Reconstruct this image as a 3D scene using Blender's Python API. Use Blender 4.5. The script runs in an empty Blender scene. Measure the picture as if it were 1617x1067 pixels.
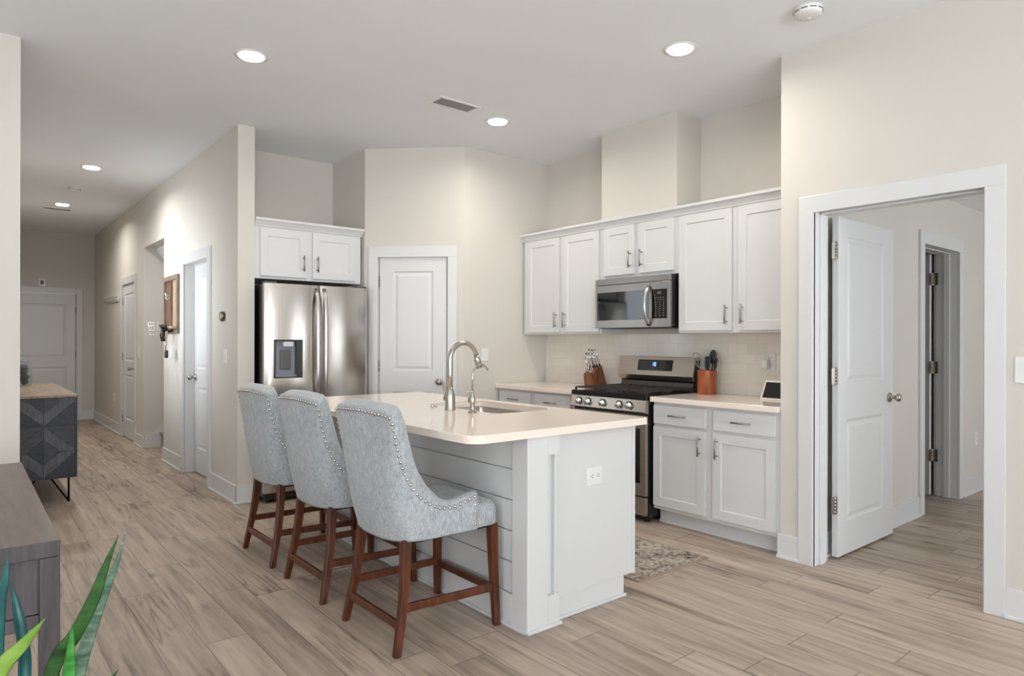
import bpy, bmesh, math, random
from mathutils import Vector, Matrix
random.seed(7)
C = bpy.context.scene.collection
SC = bpy.context.scene
PI = math.pi

# ------------------------------------------------------------------ camera
FPX, CX, CY = 1054.0, 808.5, 538.05
EYE = Vector((0, 0, 1.312))
TH = math.atan((CX + 62) / FPX)
ROLL = math.radians(0.127)
f_ = Vector((math.sin(TH), math.cos(TH), 0))
r0 = Vector((math.cos(TH), -math.sin(TH), 0))
u0 = Vector((0, 0, 1))
r_ = r0 * math.cos(ROLL) + u0 * math.sin(ROLL)
u_ = u0 * math.cos(ROLL) - r0 * math.sin(ROLL)
cd = bpy.data.cameras.new('camera')
cd.sensor_width = 36
cd.lens = FPX / 1617 * 36
cd.shift_y = (CY - 533.5) / 1617
cd.clip_start = 0.05
cam = bpy.data.objects.new('camera', cd)
C.objects.link(cam)
cam.matrix_world = Matrix(((r_.x, u_.x, -f_.x, EYE.x), (r_.y, u_.y, -f_.y, EYE.y), (r_.z, u_.z, -f_.z, EYE.z), (0, 0, 0, 1)))
SC.camera = cam

# ------------------------------------------------------------------ world, daylight, exposure
SC.view_settings.view_transform = 'Standard'
SC.view_settings.look = 'None'
SC.view_settings.gamma = 1
SC.view_settings.exposure = 0.31
SC.view_settings.use_curve_mapping = False
SC.cycles.max_bounces = 10
SC.cycles.diffuse_bounces = 6
SC.cycles.glossy_bounces = 4
SC.cycles.transmission_bounces = 6
SC.cycles.sample_clamp_indirect = 6
w = bpy.data.worlds.new('sky')
SC.world = w
w.use_nodes = True
bg = w.node_tree.nodes['Background']
bg.inputs[0].default_value = (0.75, 0.87, 1.0, 1)
bg.inputs[1].default_value = 1.0

DAY = (0.895, 0.957, 1.0)
def daylight(name, loc, rot, sx, sy, watts, col=DAY, spread=PI):
    L = bpy.data.lights.new(name, 'AREA')
    L.shape = 'RECTANGLE'; L.size = sx; L.size_y = sy
    L.energy = watts; L.color = col; L.spread = spread
    o = bpy.data.objects.new(name, L); C.objects.link(o)
    o.location = loc; o.rotation_euler = rot
    return o
# daylight entering through the three windows behind the camera; added unseen lights brighten bedroom and hall
UP = math.radians(48)      # sky and sunlit ground outside: the windows throw light up to the ceiling as well
daylight('daylight_patio_door', (-1.6, -3.72, 1.25), (PI/2 + UP, 0, 0), 2.9, 2.2, 200)
daylight('daylight_rear_window', (1.9, -3.72, 1.45), (PI/2 + UP, 0, 0), 2.2, 1.7, 125)
daylight('daylight_side_window', (-3.72, 0.6, 1.5), (PI/2 + UP, 0, -PI/2), 2.4, 1.6, 88)
daylight('added_bedroom_light', (5.9, -2.72, 1.35), (PI/2 + UP*.9, 0, 0), 1.8, 1.4, 84)  # added lamp without a known source, lights the room past the doorway
daylight('added_hall_light', (.30, 7.3, 1.72), (PI/2, 0, -PI/2), 2.0, 1.1, 14, DAY, math.radians(105))  # lamp added to brighten the hall wall, its window is invented too
LAMP_W, HALL_W, LAMP_COL, HALL_COL = 9.8, 15.0, (1.0, 0.94, 0.85), (1.0, 0.97, 0.92)

# ------------------------------------------------------------------ materials
def srgb(r, g, b):
    def c(v):
        v /= 255
        return v / 12.92 if v <= .04045 else ((v + .055) / 1.055) ** 2.4
    return (c(r), c(g), c(b), 1)
def mat(name, col, rough=.5, metal=0, var=0.0, vscale=8, bump=0.0, bscale=60, stretch=(1, 1, 1), spec=None, coat=0):
    m = bpy.data.materials.new(name); m.use_nodes = True
    nt = m.node_tree; N = nt.nodes; Lk = nt.links
    b = N['Principled BSDF']
    b.inputs['Base Color'].default_value = col
    b.inputs['Roughness'].default_value = rough
    b.inputs['Metallic'].default_value = metal
    if spec is not None: b.inputs['Specular IOR Level'].default_value = spec
    if coat: b.inputs['Coat Weight'].default_value = coat; b.inputs['Coat Roughness'].default_value = .15
    tc = N.new('ShaderNodeTexCoord'); mp = N.new('ShaderNodeMapping')
    mp.inputs['Scale'].default_value = stretch
    Lk.new(tc.outputs['Object'], mp.inputs['Vector'])
    nz = N.new('ShaderNodeTexNoise'); nz.inputs['Scale'].default_value = vscale; nz.inputs['Detail'].default_value = 4
    Lk.new(mp.outputs[0], nz.inputs['Vector'])
    mr = N.new('ShaderNodeMapRange')
    mr.inputs['From Min'].default_value = .3; mr.inputs['From Max'].default_value = .7
    mr.inputs['To Min'].default_value = 1 - var; mr.inputs['To Max'].default_value = 1 + var
    Lk.new(nz.outputs[0], mr.inputs['Value'])
    vm = N.new('ShaderNodeVectorMath'); vm.operation = 'SCALE'
    vm.inputs[0].default_value = col[:3]
    Lk.new(mr.outputs[0], vm.inputs['Scale'])
    Lk.new(vm.outputs[0], b.inputs['Base Color'])
    if bump:
        n2 = N.new('ShaderNodeTexNoise'); n2.inputs['Scale'].default_value = bscale; n2.inputs['Detail'].default_value = 3
        Lk.new(mp.outputs[0], n2.inputs['Vector'])
        bp = N.new('ShaderNodeBump'); bp.inputs['Strength'].default_value = bump; bp.inputs['Distance'].default_value = .002
        Lk.new(n2.outputs[0], bp.inputs['Height']); Lk.new(bp.outputs[0], b.inputs['Normal'])
    return m
def wood(name, ca, cb, rough=.4, scale=9, stretch=(6, 6, .7), knots=.6):
    m = bpy.data.materials.new(name); m.use_nodes = True
    nt = m.node_tree; N = nt.nodes; Lk = nt.links; b = N['Principled BSDF']
    tc = N.new('ShaderNodeTexCoord'); mp = N.new('ShaderNodeMapping'); mp.inputs['Scale'].default_value = stretch
    Lk.new(tc.outputs['Object'], mp.inputs[0])
    n1 = N.new('ShaderNodeTexNoise'); n1.inputs['Scale'].default_value = scale; n1.inputs['Detail'].default_value = 6; n1.inputs['Distortion'].default_value = knots
    Lk.new(mp.outputs[0], n1.inputs['Vector'])
    cr = N.new('ShaderNodeValToRGB')
    cr.color_ramp.elements[0].position = .3; cr.color_ramp.elements[0].color = cb
    cr.color_ramp.elements[1].position = .68; cr.color_ramp.elements[1].color = ca
    Lk.new(n1.outputs[0], cr.inputs[0]); Lk.new(cr.outputs[0], b.inputs['Base Color'])
    bp = N.new('ShaderNodeBump'); bp.inputs['Strength'].default_value = .15; bp.inputs['Distance'].default_value = .001
    Lk.new(n1.outputs[0], bp.inputs['Height']); Lk.new(bp.outputs[0], b.inputs['Normal'])
    b.inputs['Roughness'].default_value = rough
    return m
def emis(name, col, s):
    m = bpy.data.materials.new(name); m.use_nodes = True
    b = m.node_tree.nodes['Principled BSDF']
    b.inputs['Base Color'].default_value = col
    b.inputs['Emission Color'].default_value = col; b.inputs['Emission Strength'].default_value = s
    return m
def steel(name, col, rough=.28, horiz=False, bump=.05):
    m = mat(name, col, rough, 1.0, var=.05, vscale=6, bump=bump, bscale=30, stretch=(.4, .4, 60) if horiz else (60, 60, .3))
    return m
def floor_mat():
    m = bpy.data.materials.new('plank_floor'); m.use_nodes = True
    nt = m.node_tree; N = nt.nodes; Lk = nt.links; b = N['Principled BSDF']
    def math_(op, a, bb=None, cc=None):
        n = N.new('ShaderNodeMath'); n.operation = op
        for i, v in enumerate((a, bb, cc)):
            if v is None: continue
            if isinstance(v, (int, float)): n.inputs[i].default_value = v
            else: Lk.new(v, n.inputs[i])
        return n.outputs[0]
    tc = N.new('ShaderNodeTexCoord'); sp = N.new('ShaderNodeSeparateXYZ'); Lk.new(tc.outputs['Object'], sp.inputs[0])
    x, y = sp.outputs[0], sp.outputs[1]
    W, L = .1765, 1.22
    px = math_('DIVIDE', math_('ADD', x, 10 * W - .1095), W)
    i = math_('FLOOR', px); fx = math_('SUBTRACT', px, i)
    wn = N.new('ShaderNodeTexWhiteNoise'); wn.noise_dimensions = '1D'; Lk.new(i, wn.inputs['W'])
    py = math_('ADD', math_('DIVIDE', y, L), math_('MULTIPLY', wn.outputs['Value'], 7.3))
    j = math_('FLOOR', py); fy = math_('SUBTRACT', py, j)
    cb = N.new('ShaderNodeCombineXYZ'); Lk.new(i, cb.inputs[0]); Lk.new(j, cb.inputs[1])
    w2 = N.new('ShaderNodeTexWhiteNoise'); w2.noise_dimensions = '2D'; Lk.new(cb.outputs[0], w2.inputs['Vector'])
    rid = w2.outputs['Value']
    # long grain noise, shifted per plank
    g = N.new('ShaderNodeCombineXYZ')
    Lk.new(math_('MULTIPLY', x, 26.0), g.inputs[0]); Lk.new(math_('MULTIPLY', y, 1.5), g.inputs[1]); Lk.new(math_('MULTIPLY', rid, 40.0), g.inputs[2])
    n1 = N.new('ShaderNodeTexNoise'); n1.inputs['Scale'].default_value = 1.0; n1.inputs['Detail'].default_value = 6; n1.inputs['Roughness'].default_value = .6; n1.inputs['Distortion'].default_value = .5
    Lk.new(g.outputs[0], n1.inputs['Vector'])
    # cathedral figure: broad rings with distortion
    g2 = N.new('ShaderNodeCombineXYZ')
    Lk.new(math_('MULTIPLY', math_('SUBTRACT', fx, math_('ADD', .3, math_('MULTIPLY', rid, .4))), 1.0), g2.inputs[0]); Lk.new(math_('MULTIPLY', y, .32), g2.inputs[1]); Lk.new(math_('MULTIPLY', rid, 23.0), g2.inputs[2])
    n2 = N.new('ShaderNodeTexNoise'); n2.inputs['Scale'].default_value = 1.9; n2.inputs['Detail'].default_value = 2.5; n2.inputs['Distortion'].default_value = .4
    Lk.new(g2.outputs[0], n2.inputs['Vector'])
    ring = math_('PINGPONG', math_('MULTIPLY', n2.outputs[0], 16.0), 1.0)
    ringm = math_('POWER', ring, 3.0)
    msk = N.new('ShaderNodeMapRange'); msk.inputs['From Min'].default_value = .5; msk.inputs['From Max'].default_value = .62
    g3 = N.new('ShaderNodeCombineXYZ'); Lk.new(math_('MULTIPLY', x, 5.0), g3.inputs[0]); Lk.new(math_('MULTIPLY', y, 1.6), g3.inputs[1]); Lk.new(math_('MULTIPLY', rid, 11.0), g3.inputs[2])
    n3 = N.new('ShaderNodeTexNoise'); n3.inputs['Scale'].default_value = 1.3; n3.inputs['Detail'].default_value = 2
    Lk.new(g3.outputs[0], n3.inputs['Vector']); Lk.new(n3.outputs[0], msk.inputs['Value'])
    # knots
    g4 = N.new('ShaderNodeCombineXYZ'); Lk.new(math_('MULTIPLY', x, 3.2), g4.inputs[0]); Lk.new(math_('MULTIPLY', y, 1.5), g4.inputs[1])
    vo = N.new('ShaderNodeTexVoronoi'); vo.inputs['Scale'].default_value = 1.0; Lk.new(g4.outputs[0], vo.inputs['Vector'])
    kn = N.new('ShaderNodeMapRange'); kn.inputs['From Min'].default_value = .015; kn.inputs['From Max'].default_value = .10; kn.inputs['To Min'].default_value = 1; kn.inputs['To Max'].default_value = 0
    Lk.new(vo.outputs['Distance'], kn.inputs['Value'])
    val = math_('ADD', math_('MULTIPLY', n1.outputs[0], .95), math_('MULTIPLY', rid, .16))
    val = math_('SUBTRACT', val, math_('MULTIPLY', math_('MULTIPLY', ringm, msk.outputs[0]), .30))
    val = math_('SUBTRACT', val, math_('MULTIPLY', kn.outputs[0], .36))
    cr = N.new('ShaderNodeValToRGB')
    e = cr.color_ramp.elements
    e[0].position = .22; e[0].color = srgb(116, 101, 89)
    e[1].position = .82; e[1].color = srgb(194, 177, 160)
    k = e.new(.52); k.color = srgb(164, 147, 131)
    Lk.new(val, cr.inputs[0])
    # seams
    ex = math_('MINIMUM', fx, math_('SUBTRACT', 1.0, fx)); ey = math_('MINIMUM', fy, math_('SUBTRACT', 1.0, fy))
    sx = math_('LESS_THAN', ex, .010); sy = math_('LESS_THAN', ey, .0017)
    seam = math_('MAXIMUM', sx, sy)
    mx = N.new('ShaderNodeMix'); mx.data_type = 'RGBA'
    Lk.new(math_('MULTIPLY', seam, .62), mx.inputs['Factor']); Lk.new(cr.outputs[0], mx.inputs['A']); mx.inputs['B'].default_value = srgb(58, 46, 39)
    Lk.new(mx.outputs['Result'], b.inputs['Base Color'])
    bp = N.new('ShaderNodeBump'); bp.inputs['Strength'].default_value = .25; bp.inputs['Distance'].default_value = .002
    Lk.new(math_('SUBTRACT', math_('MULTIPLY', n1.outputs[0], .25), seam), bp.inputs['Height']); Lk.new(bp.outputs[0], b.inputs['Normal'])
    b.inputs['Roughness'].default_value = .42
    b.inputs['Specular IOR Level'].default_value = .35
    return m
def tile_mat():
    m = bpy.data.materials.new('subway_tile'); m.use_nodes = True
    nt = m.node_tree; N = nt.nodes; Lk = nt.links; b = N['Principled BSDF']
    tc = N.new('ShaderNodeTexCoord'); mp = N.new('ShaderNodeMapping'); mp.inputs['Rotation'].default_value = (0, 0, 0)
    sp = N.new('ShaderNodeSeparateXYZ'); cb = N.new('ShaderNodeCombineXYZ')
    Lk.new(tc.outputs['Object'], sp.inputs[0]); Lk.new(sp.outputs[1], cb.inputs[0]); Lk.new(sp.outputs[2], cb.inputs[1])
    br = N.new('ShaderNodeTexBrick')
    br.inputs['Scale'].default_value = 1; br.inputs['Brick Width'].default_value = .153; br.inputs['Row Height'].default_value = .0763
    br.inputs['Mortar Size'].default_value = .0016; br.inputs['Mortar Smooth'].default_value = .3
    br.inputs['Color1'].default_value = srgb(226, 220, 210); br.inputs['Color2'].default_value = srgb(220, 214, 204); br.inputs['Mortar'].default_value = srgb(211, 205, 195)
    Lk.new(cb.outputs[0], br.inputs['Vector'])
    Lk.new(br.outputs['Color'], b.inputs['Base Color'])
    nz = N.new('ShaderNodeTexNoise'); nz.inputs['Scale'].default_value = 9
    Lk.new(tc.outputs['Object'], nz.inputs['Vector'])
    ad = N.new('ShaderNodeMath'); ad.operation = 'MULTIPLY_ADD'; ad.inputs[1].default_value = .35
    sb = N.new('ShaderNodeMath'); sb.operation = 'SUBTRACT'; sb.inputs[0].default_value = 1
    Lk.new(br.outputs['Fac'], sb.inputs[1]); Lk.new(nz.outputs[0], ad.inputs[0]); Lk.new(sb.outputs[0], ad.inputs[2])
    bp = N.new('ShaderNodeBump'); bp.inputs['Strength'].default_value = .35; bp.inputs['Distance'].default_value = .003
    Lk.new(ad.outputs[0], bp.inputs['Height']); Lk.new(bp.outputs[0], b.inputs['Normal'])
    b.inputs['Roughness'].default_value = .13
    return m
def fabric_mat():
    m = bpy.data.materials.new('heather_linen'); m.use_nodes = True
    nt = m.node_tree; N = nt.nodes; Lk = nt.links; b = N['Principled BSDF']
    tc = N.new('ShaderNodeTexCoord')
    def nz(scale, st, det=4):
        mp = N.new('ShaderNodeMapping'); mp.inputs['Scale'].default_value = st; Lk.new(tc.outputs['Object'], mp.inputs[0])
        n = N.new('ShaderNodeTexNoise'); n.inputs['Scale'].default_value = scale; n.inputs['Detail'].default_value = det
        Lk.new(mp.outputs[0], n.inputs['Vector']); return n.outputs[0]
    a = nz(330, (1, 1, .12)); c = nz(330, (.2, .2, 1)); d = nz(40, (1, 1, .6), 3)
    def m2(op, p, q):
        n = N.new('ShaderNodeMath'); n.operation = op
        for i, v in enumerate((p, q)):
            if isinstance(v, (int, float)): n.inputs[i].default_value = v
            else: Lk.new(v, n.inputs[i])
        return n.outputs[0]
    s = m2('ADD', m2('ADD', m2('MULTIPLY', a, .68), m2('MULTIPLY', c, .22)), m2('MULTIPLY', d, .2))
    cr = N.new('ShaderNodeValToRGB'); e = cr.color_ramp.elements
    e[0].position = .38; e[0].color = srgb(128, 133, 138)
    e[1].position = .74; e[1].color = srgb(196, 199, 200)
    k = e.new(.55); k.color = srgb(164, 168, 171)
    Lk.new(s, cr.inputs[0]); Lk.new(cr.outputs[0], b.inputs['Base Color'])
    bp = N.new('ShaderNodeBump'); bp.inputs['Strength'].default_value = .35; bp.inputs['Distance'].default_value = .002
    Lk.new(m2('ADD', s, m2('MULTIPLY', nz(9, (1, 1, 1), 2), 1.2)), bp.inputs['Height']); Lk.new(bp.outputs[0], b.inputs['Normal'])
    b.inputs['Roughness'].default_value = .9
    b.inputs['Sheen Weight'].default_value = .25
    b.inputs['Specular IOR Level'].default_value = .15
    return m
def rug_mat():
    m = bpy.data.materials.new('rug_pile'); m.use_nodes = True
    nt = m.node_tree; N = nt.nodes; Lk = nt.links; b = N['Principled BSDF']
    tc = N.new('ShaderNodeTexCoord')
    n = N.new('ShaderNodeTexNoise'); n.inputs['Scale'].default_value = 38; n.inputs['Detail'].default_value = 5; n.inputs['Roughness'].default_value = .75
    Lk.new(tc.outputs['Object'], n.inputs['Vector'])
    n2 = N.new('ShaderNodeTexNoise'); n2.inputs['Scale'].default_value = 5; n2.inputs['Detail'].default_value = 3
    Lk.new(tc.outputs['Object'], n2.inputs['Vector'])
    ad = N.new('ShaderNodeMath'); ad.operation = 'MULTIPLY_ADD'; ad.inputs[1].default_value = .35
    Lk.new(n2.outputs[0], ad.inputs[0]); Lk.new(n.outputs[0], ad.inputs[2])
    cr = N.new('ShaderNodeValToRGB'); e = cr.color_ramp.elements
    e[0].position = .54; e[0].color = srgb(62, 56, 53)
    e[1].position = .80; e[1].color = srgb(188, 178, 164)
    k = e.new(.645); k.color = srgb(146, 134, 121)
    Lk.new(ad.outputs[0], cr.inputs[0]); Lk.new(cr.outputs[0], b.inputs['Base Color'])
    b.inputs['Roughness'].default_value = .95
    bp = N.new('ShaderNodeBump'); bp.inputs['Strength'].default_value = .6; bp.inputs['Distance'].default_value = .003
    Lk.new(n.outputs[0], bp.inputs['Height']); Lk.new(bp.outputs[0], b.inputs['Normal'])
    return m
def leaf_mat(name, dark, light, band=26):
    m = bpy.data.materials.new(name); m.use_nodes = True
    nt = m.node_tree; N = nt.nodes; Lk = nt.links; b = N['Principled BSDF']
    tc = N.new('ShaderNodeTexCoord'); mp = N.new('ShaderNodeMapping'); mp.inputs['Scale'].default_value = (.35, .35, 1)
    Lk.new(tc.outputs['Object'], mp.inputs[0])
    n = N.new('ShaderNodeTexNoise'); n.inputs['Scale'].default_value = band; n.inputs['Detail'].default_value = 5; n.inputs['Distortion'].default_value = .8
    Lk.new(mp.outputs[0], n.inputs['Vector'])
    cr = N.new('ShaderNodeValToRGB'); e = cr.color_ramp.elements
    e[0].position = .38; e[0].color = dark; e[1].position = .64; e[1].color = light
    Lk.new(n.outputs[0], cr.inputs[0]); Lk.new(cr.outputs[0], b.inputs['Base Color'])
    b.inputs['Roughness'].default_value = .35
    return m
def glass_mat(name, col=(1, 1, 1, 1), rough=0.0):
    m = bpy.data.materials.new(name); m.use_nodes = True
    nt = m.node_tree; N = nt.nodes
    b = N['Principled BSDF']
    b.inputs['Base Color'].default_value = col
    b.inputs['Transmission Weight'].default_value = 1; b.inputs['Roughness'].default_value = rough; b.inputs['IOR'].default_value = 1.45
    return m

def thin_glass(name):
    m = bpy.data.materials.new(name); m.use_nodes = True
    nt = m.node_tree; N = nt.nodes; Lk = nt.links
    t = N.new('ShaderNodeBsdfTransparent'); g = N.new('ShaderNodeBsdfGlossy'); g.inputs['Roughness'].default_value = .03
    t.inputs[0].default_value = (.93, .95, .95, 1)
    lw = N.new('ShaderNodeLayerWeight'); lw.inputs[0].default_value = .12
    mx = N.new('ShaderNodeMixShader'); Lk.new(lw.outputs['Facing'], mx.inputs[0]); Lk.new(t.outputs[0], mx.inputs[1]); Lk.new(g.outputs[0], mx.inputs[2])
    Lk.new(mx.outputs[0], N['Material Output'].inputs[0])
    return m

M = dict(
    wall=mat('wall_paint', srgb(205, 200, 192), .75, var=.015, vscale=2, bump=.05, bscale=250),
    ceil=mat('ceiling_paint', srgb(232, 234, 237), .9, var=.01, vscale=2, bump=.08, bscale=180),
    trim=mat('white_trim_paint', srgb(210, 210, 210), .32, var=.01, vscale=3),
    cab=mat('white_cabinet_paint', srgb(209, 209, 209), .35, var=.01, vscale=4),
    grey_cab=mat('island_panel_paint', srgb(210, 210, 210), .4, var=.01, vscale=4),
    groove=mat('shadow_gap', srgb(120, 118, 116), .8),
    floor=floor_mat(), tile=tile_mat(), fabric=fabric_mat(), rug=rug_mat(),
    rug_edge=mat('rug_binding', srgb(150, 132, 114), .9, var=.1, vscale=80),
    quartz=mat('white_quartz', srgb(238, 224, 211), .1, var=.02, vscale=140, spec=.5),
    leg=wood('cherry_leg_wood', srgb(104, 54, 30), srgb(58, 27, 16), .28, 7, (6, 6, .8)),
    nail=mat('polished_nailhead', srgb(205, 200, 195), .22, 1.0),
    steel=steel('brushed_steel', srgb(196, 192, 188), .27),
    steel_door=steel('fridge_steel', srgb(186, 180, 174), .16),
    steel_h=steel('brushed_steel_horizontal', srgb(156, 153, 150), .3, True),
    steel_dark=steel('dark_steel', srgb(92, 90, 88), .32, True),
    steel_warm=steel('range_steel', srgb(184, 175, 164), .28, True),
    nickel=mat('brushed_nickel', srgb(176, 170, 160), .28, 1.0, var=.03),
    chrome=mat('chrome', srgb(214, 214, 216), .12, 1.0),
    pull=mat('satin_pull', srgb(158, 156, 154), .36, 1.0),
    sink=steel('sink_steel', srgb(190, 184, 176), .3, True),
    black=mat('black_enamel', srgb(18, 17, 17), .25),
    blackm=mat('matte_black_plastic', srgb(24, 24, 25), .5),
    iron=mat('cast_iron', srgb(50, 44, 41), .48, var=.15, vscale=60, bump=.2),
    bglass=mat('black_glass', srgb(14, 14, 15), .05, spec=.6),
    panel_grey=mat('dispenser_grey', srgb(120, 122, 134), .35),
    panel_light=mat('dispenser_spout', srgb(196, 198, 202), .3),
    key=mat('key_print', srgb(130, 128, 124), .6),
    key_dim=mat('key_print_dim', srgb(88, 84, 78), .6),
    blue=emis('clock_digits', srgb(150, 200, 255), 1.3),
    blue_bg=emis('clock_glow', srgb(20, 48, 96), .25),
    lens=emis('lamp_lens', (1, .97, .93, 1), 9.0),
    plastic=mat('white_plastic', srgb(224, 223, 221), .35),
    slot=mat('outlet_slot', srgb(70, 68, 66), .6),
    shade=mat('vent_shadow', srgb(150, 150, 150), .7),
    console=wood('dark_console_wood', srgb(100, 82, 70), srgb(72, 58, 49), .36, 6, (9, .8, 9)),
    console_leg=wood('dark_console_leg', srgb(88, 82, 84), srgb(60, 55, 57), .4, 6, (9, 9, .8)),
    cred_top=wood('credenza_top_wood', srgb(156, 132, 104), srgb(116, 96, 74), .42, 6, (7, .6, 7)),
    cred_a=wood('credenza_wood_light', srgb(96, 98, 106), srgb(62, 64, 72), .5, 9, (5, 5, 1.4)),
    cred_b=wood('credenza_wood_mid', srgb(72, 74, 82), srgb(46, 48, 56), .5, 9, (1.6, 5, 5)),
    cred_c=wood('credenza_wood_dark', srgb(54, 58, 68), srgb(34, 38, 48), .5, 9, (4, 4, 3)),
    legmetal=mat('black_hairpin_metal', srgb(32, 30, 30), .4, 1.0),
    organiser=wood('rustic_grey_wood', srgb(138, 124, 106), srgb(98, 86, 72), .6, 8, (5, 5, .7)),
    organiser_in=wood('rustic_brown_wood', srgb(120, 88, 70), srgb(76, 54, 44), .6, 8, (5, 5, .7)),
    organiser_pale=wood('rustic_pale_wood', srgb(186, 160, 138), srgb(150, 124, 104), .6, 8, (5, 5, .7)),
    crock=wood('orange_wood', srgb(172, 98, 58), srgb(130, 64, 34), .3, 7, (4, 4, .6)),
    block=wood('walnut_block', srgb(134, 84, 52), srgb(82, 46, 28), .4, 8, (4, 4, .8)),
    rubber=mat('dark_grey_silicone', srgb(52, 52, 52), .45),
    utgrey=mat('grey_silicone', srgb(150, 146, 140), .45),
    screen=mat('tablet_screen', srgb(30, 29, 28), .08),
    bez=mat('tablet_bezel', srgb(226, 218, 208), .4),
    leafa=leaf_mat('banded_leaf', srgb(18, 50, 20), srgb(48, 94, 38)),
    leafb=leaf_mat('bright_leaf', srgb(26, 104, 34), srgb(72, 148, 64), 30),
    leafc=leaf_mat('lime_leaf', srgb(84, 124, 36), srgb(126, 158, 66), 12),
    leafd=leaf_mat('blue_green_leaf', srgb(12, 66, 66), srgb(28, 96, 94), 10),
    leafg=leaf_mat('grey_green_leaf', srgb(60, 92, 72), srgb(130, 158, 136), 34),
    pot=mat('white_pot', srgb(220, 218, 212), .4),
    soil=mat('soil', srgb(48, 36, 28), .95, var=.3, vscale=60),
    glass=glass_mat('clear_glass'), vase_glass=thin_glass('thin_vase_glass'),
    moss=mat('grey_filler', srgb(92, 94, 96), .95, var=.35, vscale=40, bump=.8, bscale=60),
    thermo=mat('bronze_ring', srgb(120, 108, 92), .3, 1.0),
    carpet=mat('stair_carpet', srgb(170, 162, 150), .95, var=.12, vscale=120),
    wire=mat('white_wire', srgb(214, 208, 198), .4),
)

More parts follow.
